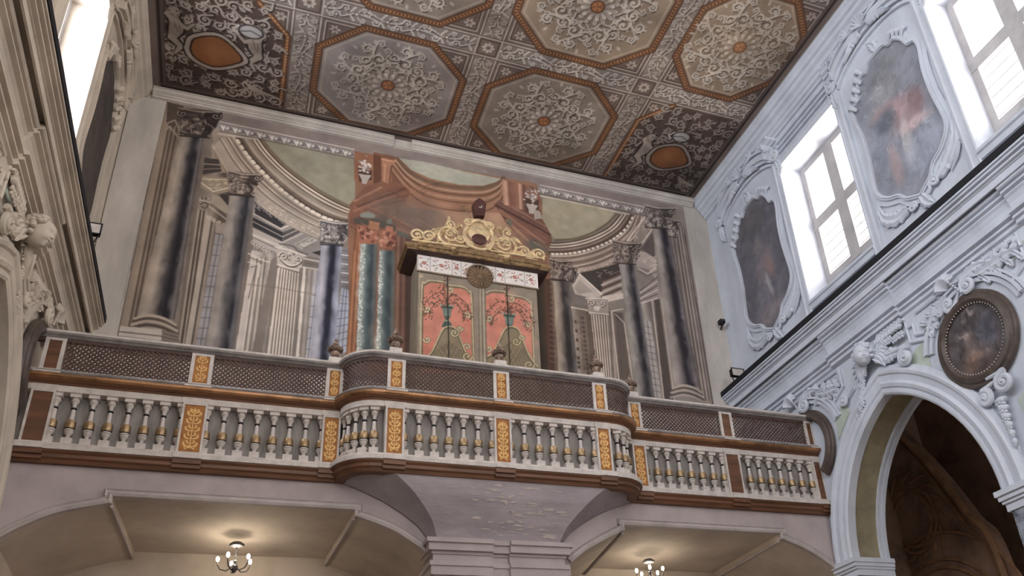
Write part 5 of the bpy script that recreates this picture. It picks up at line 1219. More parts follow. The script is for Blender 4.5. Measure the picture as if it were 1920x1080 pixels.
def curved_pediment(T, yc, label):
    r_ = empty('stucco_pediment', T(yc, 13.2, 0), label, 'stucco ornament')
    b = MB(T); arc = bez((yc + .98, 12.92), (yc + .6, 13.36), (yc - .6, 13.36), (yc - .98, 12.92), 18)
    for dz, w, t in ((0, .10, .035), (.10, .16, .06), (.17, .13, .03), (-.10, .06, .03), (.24, .18, .025)):
        b.sweep([(u, v + dz) for u, v in arc], [(-t, 0), (-t, w), (t, w), (t, 0)])
    part(b, 'curved_moulding', M_OF[T], r_)
    b = MB(T)
    for s in (1, -1):
        volute(b, yc + s * 1.10, 12.98, .13, pi / 2 + s * .8, s, .045, .05, tail=(yc + s * .98, 13.25)); volute(b, yc + s * .42, 13.50, .10, 0 if s > 0 else pi, s, .035, .16, tail=(yc + s * .05, 13.4)); volute(b, yc + s * .78, 13.42, .09, 0, -s, .03, .12, tail=(yc + s * .5, 13.45))
        acanthus(b, [(yc + s * .1, 13.25), (yc + s * .35, 13.22), (yc + s * .6, 13.05)], .07, .08, .1); acanthus(b, [(yc + s * 1.1, 12.85), (yc + s * 1.12, 12.6), (yc + s * 1.02, 12.4)], .07, .06, .02)
    b.mark('shell')
    for k in range(7): a = pi * (k + .5) / 7; b.tube([(yc, 13.30, .16), (yc + .17 * math.cos(a), 13.32 + .2 * math.sin(a), .22)], [.015, .035], 6)
    part(b, 'scrolls', M_OF[T], r_, True); return r_
curved_pediment(T_right, PC[0], 'white curved stucco pediment with scrolls above the far right wall painting')
curved_pediment(T_right, PC[1], 'white curved stucco pediment with scrolls above the pink robed figure painting')
curved_pediment(T_left, PC[0], 'shaded stucco pediment with scrolls above the dark left wall painting')
for T, c in ((T_right, WINC[0]), (T_right, WINC[1]), (T_left, WINC[0])):
    b = MB(T); path = [(c + .98, 13.02), (c + .98, 13.30), (c + .80, 13.30), (c + .80, 13.36), (c - .80, 13.36), (c - .80, 13.30), (c - .98, 13.30), (c - .98, 13.02)]
    b.sweep(path, [(0, 0), (0, .05), (-.03, .07), (-.05, .12), (-.09, .14), (-.11, .18), (-.13, .18), (-.14, 0)][::-1])
    for z in (13.17, 13.05, 12.93): b.sweep([(c + .80, z - .25 if z < 13 else z - .1), (c + .80, z), (c - .80, z), (c - .80, z - .25 if z < 13 else z - .1)], [(-.03, 0), (-.03, .05), (.0, .06), (.0, 0)])
    trim(b, M_OF[T])
# ---- ovals
def oval(T, yc, label, filled, seed):
    zc, R0 = 7.04, .66; r_ = empty('oval_medallion' if not filled else 'oval_painting', T(yc, zc, .05), label, 'painting' if filled else 'frame')
    b = MB(T); L = []; prof = [(-.16, .02), (-.16, .10), (-.12, .135), (-.06, .12), (-.04, .09), (.0, .09), (.015, .075), (.02, .03)]
    cyc = [(yc + R0 * math.cos(t), zc + R0 * 1.02 * math.sin(t)) for t in np.linspace(0, 2 * pi, 49)[:-1]]
    if not filled: cyc = [(yc + R0 * math.cos(t), zc + R0 * 1.02 * math.sin(t)) for t in np.linspace(1.56, 4.2, 26)]
    b.sweep(cyc, [(-o, w) for o, w in prof][::-1], filled); part(b, 'frame', M_bronze, r_, True)
    b = MB(T)
    for k in range(64): t = k * 2 * pi / 64; b.ell((yc + (R0 - .17) * math.cos(t), zc + (R0 - .17) * 1.02 * math.sin(t), .10), (.011, .011, .011), 6, 4)
    if filled: part(b, 'beading', M_white, r_, True)
    if filled:
        bl = [(yc + .12, 6.98, .10, .2, .3, (128, 108, 104), .7), (yc + .14, 7.16, .05, .06, 0, (176, 160, 152), .7), (yc + .05, 6.82, .2, .07, .2, (170, 130, 110), .6), (yc - .2, 7.05, .18, .22, 0, (96, 100, 122), .5), (yc + .1, 7.38, .05, .04, 0, (170, 160, 154), .6), (yc - .05, 7.42, .05, .04, 0, (170, 156, 150), .6), (yc + .2, 6.7, .15, .12, 0, (120, 88, 72), .6), (yc - .1, 6.6, .2, .1, 0, (84, 62, 60), .6)]
        Kp = blot_canvas(yc - .66, yc + .66, zc - .68, zc + .68, (88, 78, 80), bl, seed, .010, .3)
        o = Kp.build('painted_canvas', T, .06, 1., clip=lambda X, Y: np.hypot(X - yc, Y - zc) < R0 - .12, sat=.7); o.parent = r_; o.location = -Vector(r_.location)
    b = MB(T)                                                             # plaster fillet round it
    for rr, w, t in ((R0 + .17, .05, .03), (R0 + .24, .08, .022), (R0 + .30, .05, .02)):
        a0, a1 = (-.5, pi + .5)
        b.sweep([(yc + rr * math.cos(t_), zc + rr * math.sin(t_)) for t_ in np.linspace(.25 if filled else 1.6, pi - .25, 26)], [(-t, 0), (-t, w), (t, w), (t, 0)])
    part(b, 'plaster_surround', M_OF[T], r_)
    return r_
OC = [7.21, 11.10]
oval(T_right, OC[0], 'dark round painting in a heavy brown frame between the arches of the right wall', True, 71)
oval(T_right, OC[1], 'empty brown oval frame on the right wall half hidden by the loft end', False, 72)
oval(T_left, OC[1], 'empty dark oval frame on the left wall beside the loft end', False, 73)
# ---- arcade stucco groups
def spandrels(T, nm):
    b = MB(T)
    for P in ([(8.09, 7.50), (8.12, 7.02), (8.52, 7.30), (8.30, 7.50)], [(10.08, 7.46), (9.95, 7.25), (10.38, 6.90), (10.32, 7.25)], [(6.95, 5.98), (6.88, 5.5), (6.78, 6.1)], [(6.9, 8.0), (6.1, 7.9), (6.2, 7.72), (6.8, 7.86)], [(8.5, 7.95), (9.0, 7.95), (8.9, 7.85), (8.5, 7.8)]):
        b.prism(P, .002, .012)
    trim(b, M_green)
    b = MB(T)
    for L in ([(8.33, 8.05), (8.33, 7.62), (8.02, 7.50)], [(9.95, 8.05), (9.95, 7.70), (10.30, 7.52)], [(6.42, 7.48), (6.15, 7.6), (6.15, 8.05)], [(8.33, 7.86), (8.2, 7.86), (8.2, 7.68), (7.98, 7.6)], [(10.05, 8.02), (10.6, 8.02), (11.1, 8.02)], [(8.1, 8.0), (7.6, 8.0)], [(6.9, 8.0), (6.2, 8.0)]):
        b.sweep(L, [(-.02, 0), (-.02, .04), (.0, .055), (.02, .04), (.02, 0)]); 
    trim(b, M_OF[T])
spandrels(T_right, 'right'); spandrels(T_left, 'left')
def cherub(T, yaw, label):
    yc, zc = 9.14, 7.82; r_ = empty('stucco_cherub', T(yc, zc, .1), label, 'sculpture', None)
    b = MB(T); face(b, (yc, zc, .24), .165, yaw, .3); part(b, 'head', M_OF[T], r_, True)
    b = MB(T); curls(b, (yc, zc + .01, .22), .17, 110, 5); part(b, 'hair', M_OF[T], r_, True)
    b = MB(T)
    for s in (1, -1):
        for k in range(6):
            a = .75 - k * .30; L = .42 - .03 * k
            acanthus(b, [(yc + s * .10, zc - .10), (yc + s * (.10 + L * .5 * math.cos(a)), zc - .08 + L * .5 * math.sin(a)), (yc + s * (.10 + L * math.cos(a)), zc - .12 + L * math.sin(a) - .04)], .055, .07, .05 + .012 * k, 1)
    part(b, 'wings', M_OF[T], r_, True)
    b = MB(T); q = np.random.default_rng(8)
    for k in range(10):                                                    # bunches of fruit and leaves under the chin and down the arch
        u, v = yc + .22 + .05 * k * .6, zc - .22 - .055 * k; flower(b, u + q.uniform(-.06, .06), v, .06, .08)
        acanthus(b, [(u, v), (u + q.uniform(.02, .14), v - .06), (u + q.uniform(.0, .16), v - .14)], .04, .05, .06, 3)
    for k in range(7): flower(b, yc - .25 - .08 * k, zc + .10 - .02 * k + q.uniform(-.05, .05), .07, .07); acanthus(b, [(yc - .2 - .08 * k, zc + .1), (yc - .26 - .08 * k, zc + .2), (yc - .36 - .08 * k, zc + .16)], .05, .06, .05, 3)
    part(b, 'fruit_garland', M_OF[T], r_, True)
    b = MB(T); volute(b, 8.42, 7.42, .15, pi / 2, -1, .05, .08, 1.3, tail=(8.85, 7.66)); volute(b, 8.40, 7.40, .09, pi / 2, -1, .04, .12, 1.2)
    acanthus(b, [(8.95, 7.6), (8.7, 7.62), (8.45, 7.52)], .09, .07, .07); volute(b, 9.98, 7.42, .10, 0, 1, .035, .05, tail=(9.7, 7.55)); part(b, 'end_scroll', M_OF[T], r_, True)
cherub(T_right, -.95, 'white stucco cherub head with wings and fruit over the pointed arch of the right wall')
cherub(T_left, -.35, 'beige stucco cherub head in profile over the arch of the left wall')
def leafspray(T, pts, w, label, n_=5, volutes=(), name='stucco_leaf_spray'):
    c = pts[len(pts) // 2]; e_ = empty(name, T(c[0], c[1], 0), label, 'stucco ornament'); r_ = MB(T); P = np.array(pts)
    acanthus(r_, pts, w, .08, .03, 6)
    for k in range(n_):
        i = k * (len(pts) - 1) / n_; a = P[int(i)] + (P[min(len(P) - 1, int(i) + 1)] - P[int(i)]) * (i % 1); t = unit(P[-1] - P[0]); s = np.array((-t[1], t[0]))
        for sg in (1, -1): acanthus(r_, [tuple(a), tuple(a + t * w * .7 + s * sg * w * 1.0), tuple(a + t * w * 1.2 + s * sg * w * 1.9), tuple(a + t * w * .9 + s * sg * w * 2.3)], w * .42, .07, .02, 3)
    for v in volutes: volute(r_, *v)
    part(r_, 'leaf', M_OF[T], e_, True); return e_
leafspray(T_right, [(7.45, 7.86), (7.75, 7.74), (8.02, 7.60)], .085, 'white stucco leaf spray curling left of the dark round painting', 4)
leafspray(T_right, [(10.05, 7.72), (10.35, 7.80), (10.75, 7.92)], .085, 'white stucco leaf spray in the panel above the empty oval frame on the right', 4)
leafspray(T_right, [(6.85, 7.86), (6.45, 7.86), (6.1, 7.82)], .09, 'white stucco leaf spray at the right edge above the round painting', 4)
leafspray(T_left, [(10.05, 7.72), (10.35, 7.80), (10.75, 7.92)], .085, 'beige stucco leaf spray on the left wall beyond the cherub', 4)
leafspray(T_left, [(7.45, 7.86), (7.75, 7.74), (8.02, 7.60)], .085, 'beige stucco leaf spray at the left edge of the left wall', 4)
def shellcart(T, yc, label):
    zc = 7.92; r_ = empty('stucco_shell', T(yc, zc, .05), label, 'stucco ornament'); b = MB(T)
    for k in range(9): a = -.2 + k * .33; b.tube([(yc + .18, zc + .02, .08), (yc + .18 + .12 * math.cos(a + .3), zc + .05 + .12 * math.sin(a + .3), .17), (yc + .18 + .2 * math.cos(a + .3), zc + .05 + .2 * math.sin(a + .3), .12)], [.012, .034, .02], 6)
    part(b, 'scallop', M_OF[T], r_, True); b = MB(T)
    volute(b, yc - .18, zc - .12, .13, pi / 2, -1, .045, .08, 1.7, tail=(yc + .1, zc + .05)); volute(b, yc + .22, zc - .2, .10, -pi / 2, 1, .045, .07, 1.2, tail=(yc + .0, zc - .1)); volute(b, yc + .42, zc - .22, .07, 0, 1, .035, .06)
    b.mark('bead_string')
    for k in range(6): b.ell((yc + .06 - .03 * k, zc + .06 - .05 * k, .16), (.022, .022, .022), 7, 5)
    acanthus(b, [(yc - .05, zc + .0), (yc - .35, zc + .06), (yc - .6, zc - .02)], .07, .08, .05); part(b, 'scrolls', M_OF[T], r_, True)
shellcart(T_right, 7.21, 'white stucco scallop shell with scrolls on top of the dark round painting')
shellcart(T_right, 11.10, 'white stucco shell with scrolls on top of the empty oval frame on the right wall')
shellcart(T_left, 11.10, 'beige stucco shell with scrolls above the empty oval frame on the left wall')
def belldrop(T, yc, label):
    r_ = empty('stucco_drop', T(yc, 6.0, 0), label, 'stucco ornament'); b = MB(T)
    volute(b, yc - .16, 6.26, .14, pi / 2, -1, .05, .09, 1.7, tail=(yc + .1, 6.42)); volute(b, yc + .20, 6.18, .11, pi / 2, 1, .05, .08, 1.5, tail=(yc, 6.34)); part(b, 'scrolls', M_OF[T], r_, True); b = MB(T)
    for k in range(6):
        b.mark('bell'); v = 6.06 - k * .115; s = 1 - k * .12; b.ell((yc, v, .09), (.10 * s, .05, .07 * s), 10, 6); flower(b, yc, v - .04, .085 * s, .09, 7)
    b.mark('tip'); b.tube([(yc, 5.42, .06), (yc, 5.28, .04)], [.02, .006], 6); part(b, 'bellflowers', M_OF[T], r_, True)
belldrop(T_right, 7.12, 'white stucco double scroll with hanging bellflowers under the dark round painting')
# ================================================================ organ case
CY = 12.35; CX0, CX1 = 2.43, 4.62
org = empty('organ_case', (3.53, CY, 5.98), 'tall closed organ cabinet with coral painted doors and a gilded crest behind the balustrade', 'organ cabinet')
b = MB(); b.box(CX0, CX1, CY, YB - .02, 5.981, 10.70); part(b, 'cabinet_body', M_casewood, org)
def op(px, py): p = at(px, py, 'y', CY - .04); return (p.x, p.z)
def OP_(*pts): return [op(*p) for p in pts]
T_case = lambda u, v, w: (u, CY - .04 - w, v)
K = Canvas(CX0, CX1, 8.3, 10.36, .0062, (138, 122, 104))
u = .011
def st(col, w, *p, al=1, sm=False): q = OP_(*p); K.stroke(smooth_line(q, 5) if sm else q, w * u, col, al)
for k in range(50): K.ell((RNG.uniform(CX0, CX1), RNG.uniform(8.3, 10.36)), .03, .3, ((128, 112, 94), (150, 134, 116))[k % 2], .3, soft=.7)
CORAL = (206, 116, 92)
for (a0, a1, b0, b1) in ((792, 885, 531, 660), (908, 998, 552, 690)):
    dx = a1 - a0; sl = .165
    top = [(a0, 545 if a0 < 800 else 562), (a0 + 6, 533 if a0 < 800 else 551), (a0 + 16, 528 if a0 < 800 else 547), (a0 + dx * .5 - 6, 531 if a0 < 800 else 549), (a0 + dx * .5, 536 if a0 < 800 else 554), (a1 - 16, 540 if a0 < 800 else 560), (a1 - 5, 549 if a0 < 800 else 568), (a1, 562 if a0 < 800 else 582)]
    P = top + [(a1 + 4, 700), (a0 - 2, 700)]
    K.poly(OP_(*P), CORAL)
    for k in range(26): K.ell(op(RNG.uniform(a0 + 4, a1 - 4), RNG.uniform(560, 660)), RNG.uniform(.04, .16), RNG.uniform(.05, .2), ((214, 130, 110), (198, 96, 72), (206, 128, 112))[k % 3], .3, soft=.7)
    st((112, 96, 74), 4.5, (a0 - 2, 690), *top, (a1 + 3, 700), sm=True); st((184, 164, 124), 2.4, (a0 - 4, 690), *[(x - 1, y - 2) for x, y in top], (a1 + 4, 700), sm=True)
    for fx, fy, d in ((.03, 48, 1), (.03, 105, 1), (.97, 50, -1), (.97, 108, -1), (.5, 6, 1)):
        x, y = a0 + dx * fx, (top[0][1] - 14) + fy + fx * 12
        for kk in (0, 1): st(((110, 94, 70), (200, 180, 138))[kk], (4, 2.2)[kk], *[(x + p, y + q) for p, q in spiral(6 * d, 0, 7, 1.1, pi, -d, 14)])
def vase(cx, cy, s):
    K.poly(OP_((cx - 11 * s, cy), (cx + 11 * s, cy + 2), (cx + 8 * s, cy + 8), (cx + 6 * s, cy + 22), (cx + 2.5 * s, cy + 28), (cx + 7 * s, cy + 34), (cx + 10 * s, cy + 42), (cx - 10 * s, cy + 41), (cx - 6 * s, cy + 33), (cx - 2.5 * s, cy + 27), (cx - 6 * s, cy + 20), (cx - 8 * s, cy + 8)), (74, 92, 84))
    for k in range(5): st((122, 144, 130), 1.4, (cx - 7 * s + 3.4 * k, cy + 6), (cx - 4.5 * s + 2.2 * k, cy + 20))
    st((134, 154, 138), 2.4, (cx - 12 * s, cy), (cx + 12 * s, cy + 2)); st((44, 58, 54), 1.6, (cx - 10 * s, cy + 4), (cx + 10 * s, cy + 6)); st((140, 158, 142), 2, (cx - 5 * s, cy + 29), (cx + 5 * s, cy + 30))
    r = np.random.default_rng(int(cx))
    for br in (((0, 0), (-8, -22), (-24, -20), (-40, -4), (-44, 18)), ((0, 0), (8, -20), (22, -14), (38, 0), (46, 26)), ((0, 0), (-2, -20), (-6, -40), (2, -52)), ((0, 0), (-14, -8), (-30, 8), (-34, 24)), ((0, 0), (16, -6), (28, 12), (32, 30))):
        L = smooth_line([(cx + x, cy + y) for x, y in br], 5); st((112, 74, 56), 1.2, *L)
        for k in range(34):
            q = L[min(len(L) - 1, int(abs(r.normal(.65, .3)) * len(L)) % len(L))]; K.ell(op(q[0] + r.normal(0, 4.2), q[1] + r.normal(0, 4.2)), .017, .012, ((92, 62, 52), (120, 78, 62), (76, 74, 58))[k % 3], .9, rot=r.uniform(0, 3))
vase(838, 572, 1.05); vase(955, 588, 1.05)
for cx, cy, m in ((842, 612, 1), (958, 628, -1)):
    P = [(cx - 48, 672), (cx - 34, 664), (cx - 22, 640), (cx - 12, 620), (cx, 614), (cx + 14, 620), (cx + 22, 640), (cx + 34, 668), (cx + 50, 690), (cx - 48, 690)]
    K.poly(OP_(*P), (134, 116, 88)); st((96, 82, 60), 4, *P[:-1], sm=True); st((188, 168, 122), 2.2, *[(x, y - 2) for x, y in P[:-1]], sm=True)
    for k in range(-3, 4): st((108, 92, 68), 1.2, (cx + k * 7, 640 + abs(k) * 5), (cx + k * 7 + 22, 690)); st((108, 92, 68), 1.2, (cx + k * 7, 640 + abs(k) * 5), (cx + k * 7 - 22, 690))
    for dx, dy, r_ in ((10, 12, 8), (34, 56, 10), (-44, 58, 6), (20, 4, 6)):
        for kk in (0, 1): st(((98, 84, 60), (196, 176, 130))[kk], (4, 2.2)[kk], *spiral(cx + dx, cy + dy, r_, 1.3, 0, 1, 16))
# central stile, leaf joints, stiles
K.grad(op(896, 505), op(909, 508), op(914, 690), op(898, 690), [(0, (104, 92, 76)), (.3, (168, 150, 126)), (.5, (120, 104, 84)), (.7, (178, 160, 136)), (1, (98, 84, 68))])
for x0, x1 in ((838.5, 842), (949, 956.5)): st((48, 40, 36), 1.5, (x0, 512), (x1, 692))
K.ell(op(789, 518), .035, .035, (176, 152, 118)); st((160, 142, 118), 1.6, (786, 514), (787, 664))
# round fluted tympanum at the head of the doors
c0 = op(899, 520); K.ell(c0, .245, .245, (92, 78, 62)); K.ell(c0, .225, .225, (138, 118, 96)); K.ell(c0, .19, .19, (118, 98, 80))
for k in range(16): a = k * pi / 8; K.stroke([c0, (c0[0] + .18 * math.cos(a), c0[1] + .18 * math.sin(a))], .016, (156, 134, 108) if k % 2 else (96, 80, 64))
st((176, 158, 134), 2.4, (900, 500), (903, 540))
K.weather(.12, 14, 31)
xs = [CX0, op(840, 600)[0], op(903, 600)[0], op(952, 600)[0], CX1]
for i in range(4):
    b = MB(); b.box(xs[i] + .003, xs[i + 1] - .003, CY - .039, CY - .002, 6.1, 10.355); d_ = part(b, 'door', M_casewood, org)
    o = K.build('painted_panel', T_case, .002, 1.15, clip=lambda X, Y, a=xs[i] + .003, c=xs[i + 1] - .003: (X > a) & (X < c), sat=.72); o.parent = d_
# white flowered valance
KV = Canvas(CX0 - .02, CX1 + .03, 10.36, 10.70, .0062, (214, 206, 202))
r = np.random.default_rng(12)
edges = [0, .22, .62, .78, 1.0, 1.22, 1.42, 1.60, 1.98, 2.23]
for i in range(len(edges) - 1):
    a, e = CX0 - .02 + edges[i], CX0 - .02 + edges[i + 1]
    for k in range(int((e - a) * 60)):
        x, z = r.uniform(a + .03, e - .03), r.uniform(10.42, 10.65); KV.ell((x, z), .017, .010, ((150, 84, 78), (96, 96, 78), (176, 112, 100))[k % 3], .85, rot=r.uniform(0, 3))
    cx_ = (a + e) / 2; KV.ell((cx_, 10.54), .035, .035, (156, 84, 78)); KV.ell((cx_, 10.54), .018, .018, (206, 150, 140)); KV.stroke([(a, 10.36), (a, 10.70)], .014, (160, 150, 146))
    KV.stroke([(a + .03, 10.5), (cx_, 10.56), (e - .03, 10.48)], .008, (110, 96, 84))
KV.weather(.05, 12, 5)
c0 = op(899, 520)
vv = lambda X, Y: (np.hypot(X - c0[0], Y - c0[1]) > .25)
b = MB(T_case); b.box(CX0 - .03, c0[0] - .25, 10.36, 10.70, -.03, .018); b.box(c0[0] + .25, CX1 + .03, 10.36, 10.70, -.03, .018); b.box(c0[0] - .25, c0[0] + .25, 10.62, 10.70, -.03, .018)
vl = part(b, 'valance', M_white, org); o = KV.build('flower_painting', T_case, .021, 1.1, clip=vv); o.parent = vl
b = MB(T_case); b.sweep([(CX0 - .04, 10.355), (c0[0] - .24, 10.355)], [(-.012, 0), (-.012, .035), (.014, .035), (.014, 0)]); b.sweep([(c0[0] + .24, 10.355), (CX1 + .04, 10.355)], [(-.012, 0), (-.012, .035), (.014, .035), (.014, 0)])
b.sweep([(c0[0] + .25 * math.cos(t), c0[1] + .25 * math.sin(t)) for t in np.linspace(pi, 0, 16)], [(-.012, 0), (-.012, .045), (.014, .045), (.014, 0)]); part(b, 'bead_moulding', M_casewood, org)
b = MB(T_case); b.prism([(c0[0] + .235 * math.cos(t), c0[1] + .235 * math.sin(t)) for t in np.linspace(0, 2 * pi, 33)[:-1]], .004, .018)
for k in range(18): t = k * pi / 9; b.tube([(c0[0] + .05 * math.cos(t), c0[1] + .05 * math.sin(t), .02), (c0[0] + .21 * math.cos(t), c0[1] + .21 * math.sin(t), .024)], [.008, .026], 6)
b.ell((c0[0], c0[1], .025), (.05, .05, .02), 10, 6); part(b, 'fluted_medallion', mat('brown_medallion_paint', (132, 108, 86), .7, noise=.2, scale=6), org, True)
# cornice, breaking forward in steps
b = MB(); 
def ring_box(o, z0, z1, bb): bb.box(CX0 - o, CX1 + o, CY - .06 - o * .42, YB - .03, z0, z1)
ring_box(.06, 10.701, 10.712, b); ring_box(.14, 10.712, 10.724, b); ring_box(.22, 10.724, 10.735, b); part(b, 'cornice', M_dbrown, org)
b = MB(); ring_box(.23, 10.736, 10.77, b); ring_box(.25, 10.77, 10.80, b); ring_box(.27, 10.80, 10.845, b); ring_box(.25, 10.845, 10.87, b)
for x, w_ in ((2.68, .28), (3.53, .42), (4.37, .28)):
    b.box(x - w_, x + w_, CY - .19, CY - .12, 10.737, 10.799); b.box(x - w_ - .02, x + w_ + .02, CY - .205, CY - .12, 10.80, 10.869)
part(b, 'gilded_cornice', M_gold, org)
# ---- gilded crest
CR = CY - .14
crest = MB(lambda u, v, w: (u, CR - w, v))
def cp(px, py): p = at(px, py, 'y', CR); return (p.x, p.z + .005)
S = .0112
def V(px, py, r, a0, d, th, w0=.02, turns=1.5, tail=None): volute(crest, *cp(px, py), r * S, a0, d, th, w0, turns, cp(*tail) if tail else None)
def A(w, *pts, th=.05, w0=.0, lobes=5): acanthus(crest, [cp(*p) for p in pts], w, th, w0, lobes)
crest.mark('base_rod'); crest.tube([(*cp(772, 452), .03), (*cp(896, 470), .05), (*cp(1020, 488), .03)], .022, 7)
V(781, 443, 11, pi * .2, 1, .026, tail=(772, 452)); V(803, 446, 11, pi * .3, 1, .026, tail=(786, 455)); V(815, 436, 7, 0, -1, .02, tail=(806, 448))
A(.035, (786, 455), (800, 458), (818, 452)); A(.035, (812, 448), (818, 434), (828, 426)); A(.04, (822, 452), (826, 440), (836, 430), (850, 428))
V(843, 444, 19, pi * 1.1, -1, .032, .02, 1.5, tail=(870, 462)); V(842, 443, 9, 0, 1, .024, .07, 1.4); V(843, 424, 9, -pi / 2, 1, .022, .03, 1.4, tail=(858, 436)); V(862, 452, 9, pi, 1, .022, .05)
A(.04, (826, 456), (842, 466), (864, 464)); A(.035, (850, 434), (862, 424), (868, 432)); A(.03, (835, 428), (842, 414), (838, 404)); A(.03, (860, 466), (872, 452), (868, 436))
V(946, 462, 19, -pi * .1, 1, .032, .02, 1.5, tail=(920, 466)); V(947, 461, 9, pi, -1, .024, .07, 1.4); V(950, 440, 9, -pi / 2, -1, .022, .03, 1.4, tail=(934, 444)); V(926, 454, 8, 0, -1, .022, .05)
A(.04, (960, 474), (944, 482), (924, 472)); A(.03, (940, 440), (950, 430), (960, 436)); A(.04, (958, 448), (968, 452), (980, 462)); A(.035, (962, 478), (978, 474), (990, 466)); A(.03, (925, 440), (936, 428), (940, 440))
V(982, 474, 10, pi * .7, -1, .026, tail=(962, 462)); V(1010, 480, 11, pi * .8, -1, .026, tail=(1020, 490)); V(994, 482, 8, pi, -1, .022, tail=(1008, 490)); A(.03, (985, 486), (1000, 472), (1012, 470))
for k in range(13): x = 778 + k * 19.5; A(.026, (x, 455 + (x - 778) * .145), (x + 6, 447 + (x - 778) * .145), (x + 14, 450 + (x - 778) * .145), lobes=3)
part(crest, 'carved_scrolls', M_crest, org, True)
b = MB(crest.T); cx_, cz_ = cp(896, 444)
ov = [(cx_ + .27 * math.cos(t) * (1 - .12 * math.sin(t)), cz_ - .02 + .33 * math.sin(t)) for t in np.linspace(0, 2 * pi, 25)]
b.mark('cartouche_frame'); b.tube([(u_, v_, .08) for u_, v_ in ov], .034, 7)
for a0, sg in ((.9, 1), (2.24, -1)): volute(b, cx_ + .2 * sg, cz_ + .20, .08, pi / 2, -sg, .025, .09, 1.4, (cx_, cz_ + .33)); volute(b, cx_ + .16 * sg, cz_ - .27, .06, -pi / 2, sg, .022, .09, 1.4, (cx_ + .26 * sg, cz_ - .1))
part(b, 'cartouche_frame', M_crest, org, True)
b = MB(crest.T); b.ell((cx_, cz_ + .05, .06), (.23, .22, .05), 18, 10); part(b, 'cartouche_field', M_crest, org, True)
b = MB(crest.T); b.ell((cx_, cz_ - .13, .09), (.145, .12, .05), 18, 10); part(b, 'dark_shield', M_mitre, org, True)
b = MB(crest.T); m_ = [cp(895, 381), cp(902, 385), cp(908, 392), cp(905, 414), cp(887, 413), cp(883, 391), cp(888, 385)]; b.prism(m_, .03, .15); mx = cp(895, 408); b.lathe(mx[0], .09, [(.09, mx[1] - .06), (.10, mx[1]), (.09, mx[1] + .01)], 12) if False else None
mt = part(b, 'mitre', M_mitre, org)
b = MB(crest.T); mc = cp(896, 396); b.tube([(mc[0] + .035 * math.cos(t), mc[1] + .035 * math.sin(t), .155) for t in np.linspace(-2.6, .6, 10)], [.002, .008, .01, .011, .012, .012, .011, .01, .008, .002], 6); part(b, 'crescent', M_white, mt, True)
b = MB(crest.T); b.mark('crozier'); b.tube([(*cp(884, 418), .04), (*cp(874, 400), .05)], .014, 6); volute(b, *cp(868, 395), .075, 0, 1, .014, .04, 1.4, cp(874, 402)); part(b, 'crozier', M_gold, org, True)
# ================================================================ fittings
def flood(c, d, label):
    """small floodlight in an open bracket: c centre, d = towards the nave (+1/-1)"""
    r_ = empty('floodlight', c, label, 'floodlight', None); x, y, z = c
    b = MB(); b.box(x - .13, x + .13, y - .05, y + .04, z - .06, z + .09); b.box(x - .15, x + .15, y - .065, y - .05, z - .08, z - .06); b.box(x - .15, x + .15, y - .065, y - .05, z + .09, z + .105); b.box(x - .15, x - .13, y - .065, y - .05, z - .08, z + .105); b.box(x + .13, x + .15, y - .065, y - .05, z - .08, z + .105)
    part(b, 'housing', M_black, r_); b = MB(); b.box(x - .129, x + .129, y - .058, y - .051, z - .059, z + .089); part(b, 'glass', M_white, r_)
    b = MB(); b.tube([(x - .12, y, z - .04), (x - .08, y, z - .17), (x + .08, y, z - .17), (x + .12, y, z - .04)], .012, 6); part(b, 'bracket', M_black, r_)
flood((8.80, 12.50, 9.215), -1, 'black floodlight with pale glass standing on the right ledge by the end wall')
flood((-2.36, 10.95, 9.215), 1, 'black floodlight standing on the dark left ledge')
p = at(1352, 605, 'y', YB - .14); r_ = empty('security_camera', p, 'small black camera on a bracket on the end wall right of the fresco', 'camera')
b = MB(); b.box(p.x - .055, p.x + .055, YB - .22, YB - .10, p.z - .045, p.z + .045); part(b, 'housing', M_black, r_); b = MB(); b.tube([(p.x + .03, YB - .12, p.z - .04), (p.x + .06, YB - .01, p.z - .08)], .025, 8); part(b, 'arm', M_iron, r_)
b = MB(); b.tube([(p.x - .02, YB - .22, p.z), (p.x - .02, YB - .235, p.z)], .03, 10); part(b, 'lens', M_iron, r_)
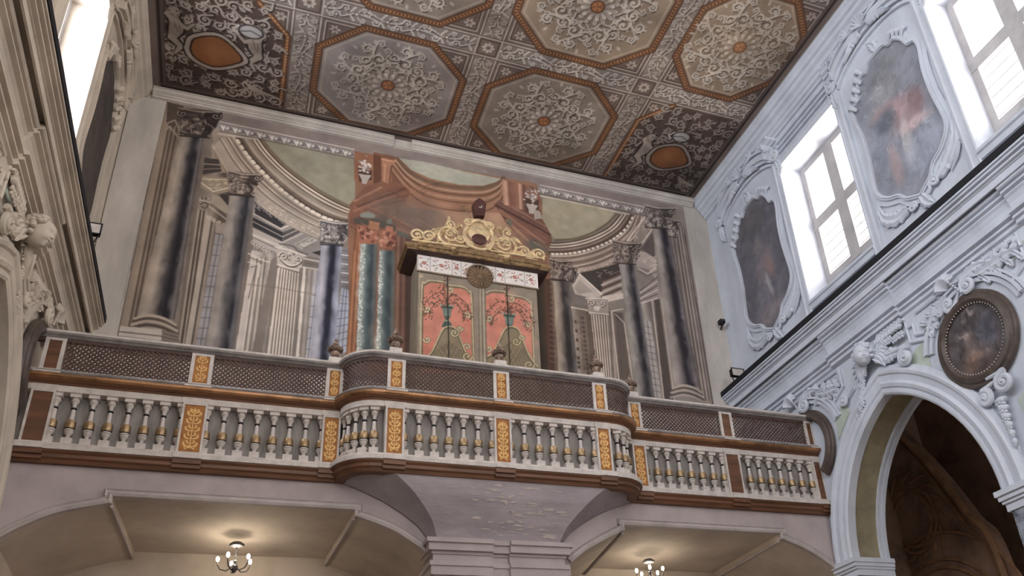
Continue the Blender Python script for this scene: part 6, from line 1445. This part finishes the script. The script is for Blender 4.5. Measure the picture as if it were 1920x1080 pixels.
# chandeliers under the loft
def chandelier(x, y, zt, zb, n_, label, pw):
    r_ = empty('chandelier', (x, y, zb), label, 'chandelier')
    b = MB(); b.lathe(x, y, [(.015, zt - .05), (.09, zt - .035), (.10, zt - .01), (.06, zt + .02)], 16); part(b, 'ceiling_rose', M_iron, r_, True)
    b = MB(); b.tube([(x, y, zt - .04), (x, y, zb)], .012, 8); b.lathe(x, y, [(.01, zb - .1), (.04, zb - .06), (.05, zb - .01), (.02, zb + .03), (.03, zb + .06), (.012, zb + .08)], 12); part(b, 'stem', M_iron, r_, True)
    for k in range(n_):
        a = 2 * pi * k / n_ + .5; ca, sa = math.cos(a), math.sin(a)
        b = MB(); b.tube([(x + q * ca, y + q * sa, zb + h) for q, h in ((.03, -.02), (.10, -.07), (.18, -.05), (.22, .02), (.22, .05))], .009, 6); ar = part(b, 'arm', M_iron, r_, True)
        b = MB(); b.ell((x + .22 * ca, y + .22 * sa, zb + .09), (.022, .022, .036), 10, 8); part(b, 'bulb', M_bulb, ar, True)
    l = bpy.data.lights.new('chandelier_light', 'POINT'); l.energy = pw; l.color = (1, .86, .66); l.shadow_soft_size = .05; lo = bpy.data.objects.new('chandelier_light', l); COL.objects.link(lo); lo.location = (x, y, zb + .17)
pl = at(440, 1058, 'y', 12.1); chandelier(pl.x, 12.1, 5.27, pl.z - .02, 5, 'small lit chandelier hanging under the left half of the loft', 9)
pr_ = at(1219, 1078, 'y', 12.1); chandelier(pr_.x, 12.1, 5.27, pr_.z - .02, 5, 'small lit chandelier hanging under the right half of the loft', 9)
# ================================================================ daylight
w = bpy.data.worlds.new('world'); sc.world = w; w.use_nodes = True
bg = w.node_tree.nodes['Background']; bg.inputs[0].default_value = (.93, .96, 1.0, 1); bg.inputs[1].default_value = 2.0
sc.view_settings.view_transform = 'Standard'; sc.view_settings.look = 'None'; sc.view_settings.gamma = 1; sc.view_settings.use_curve_mapping = False
sc.view_settings.exposure = 0.0
sc.cycles.max_bounces = 8; sc.cycles.diffuse_bounces = 5; sc.cycles.sample_clamp_indirect = 6; sc.cycles.use_denoising = True
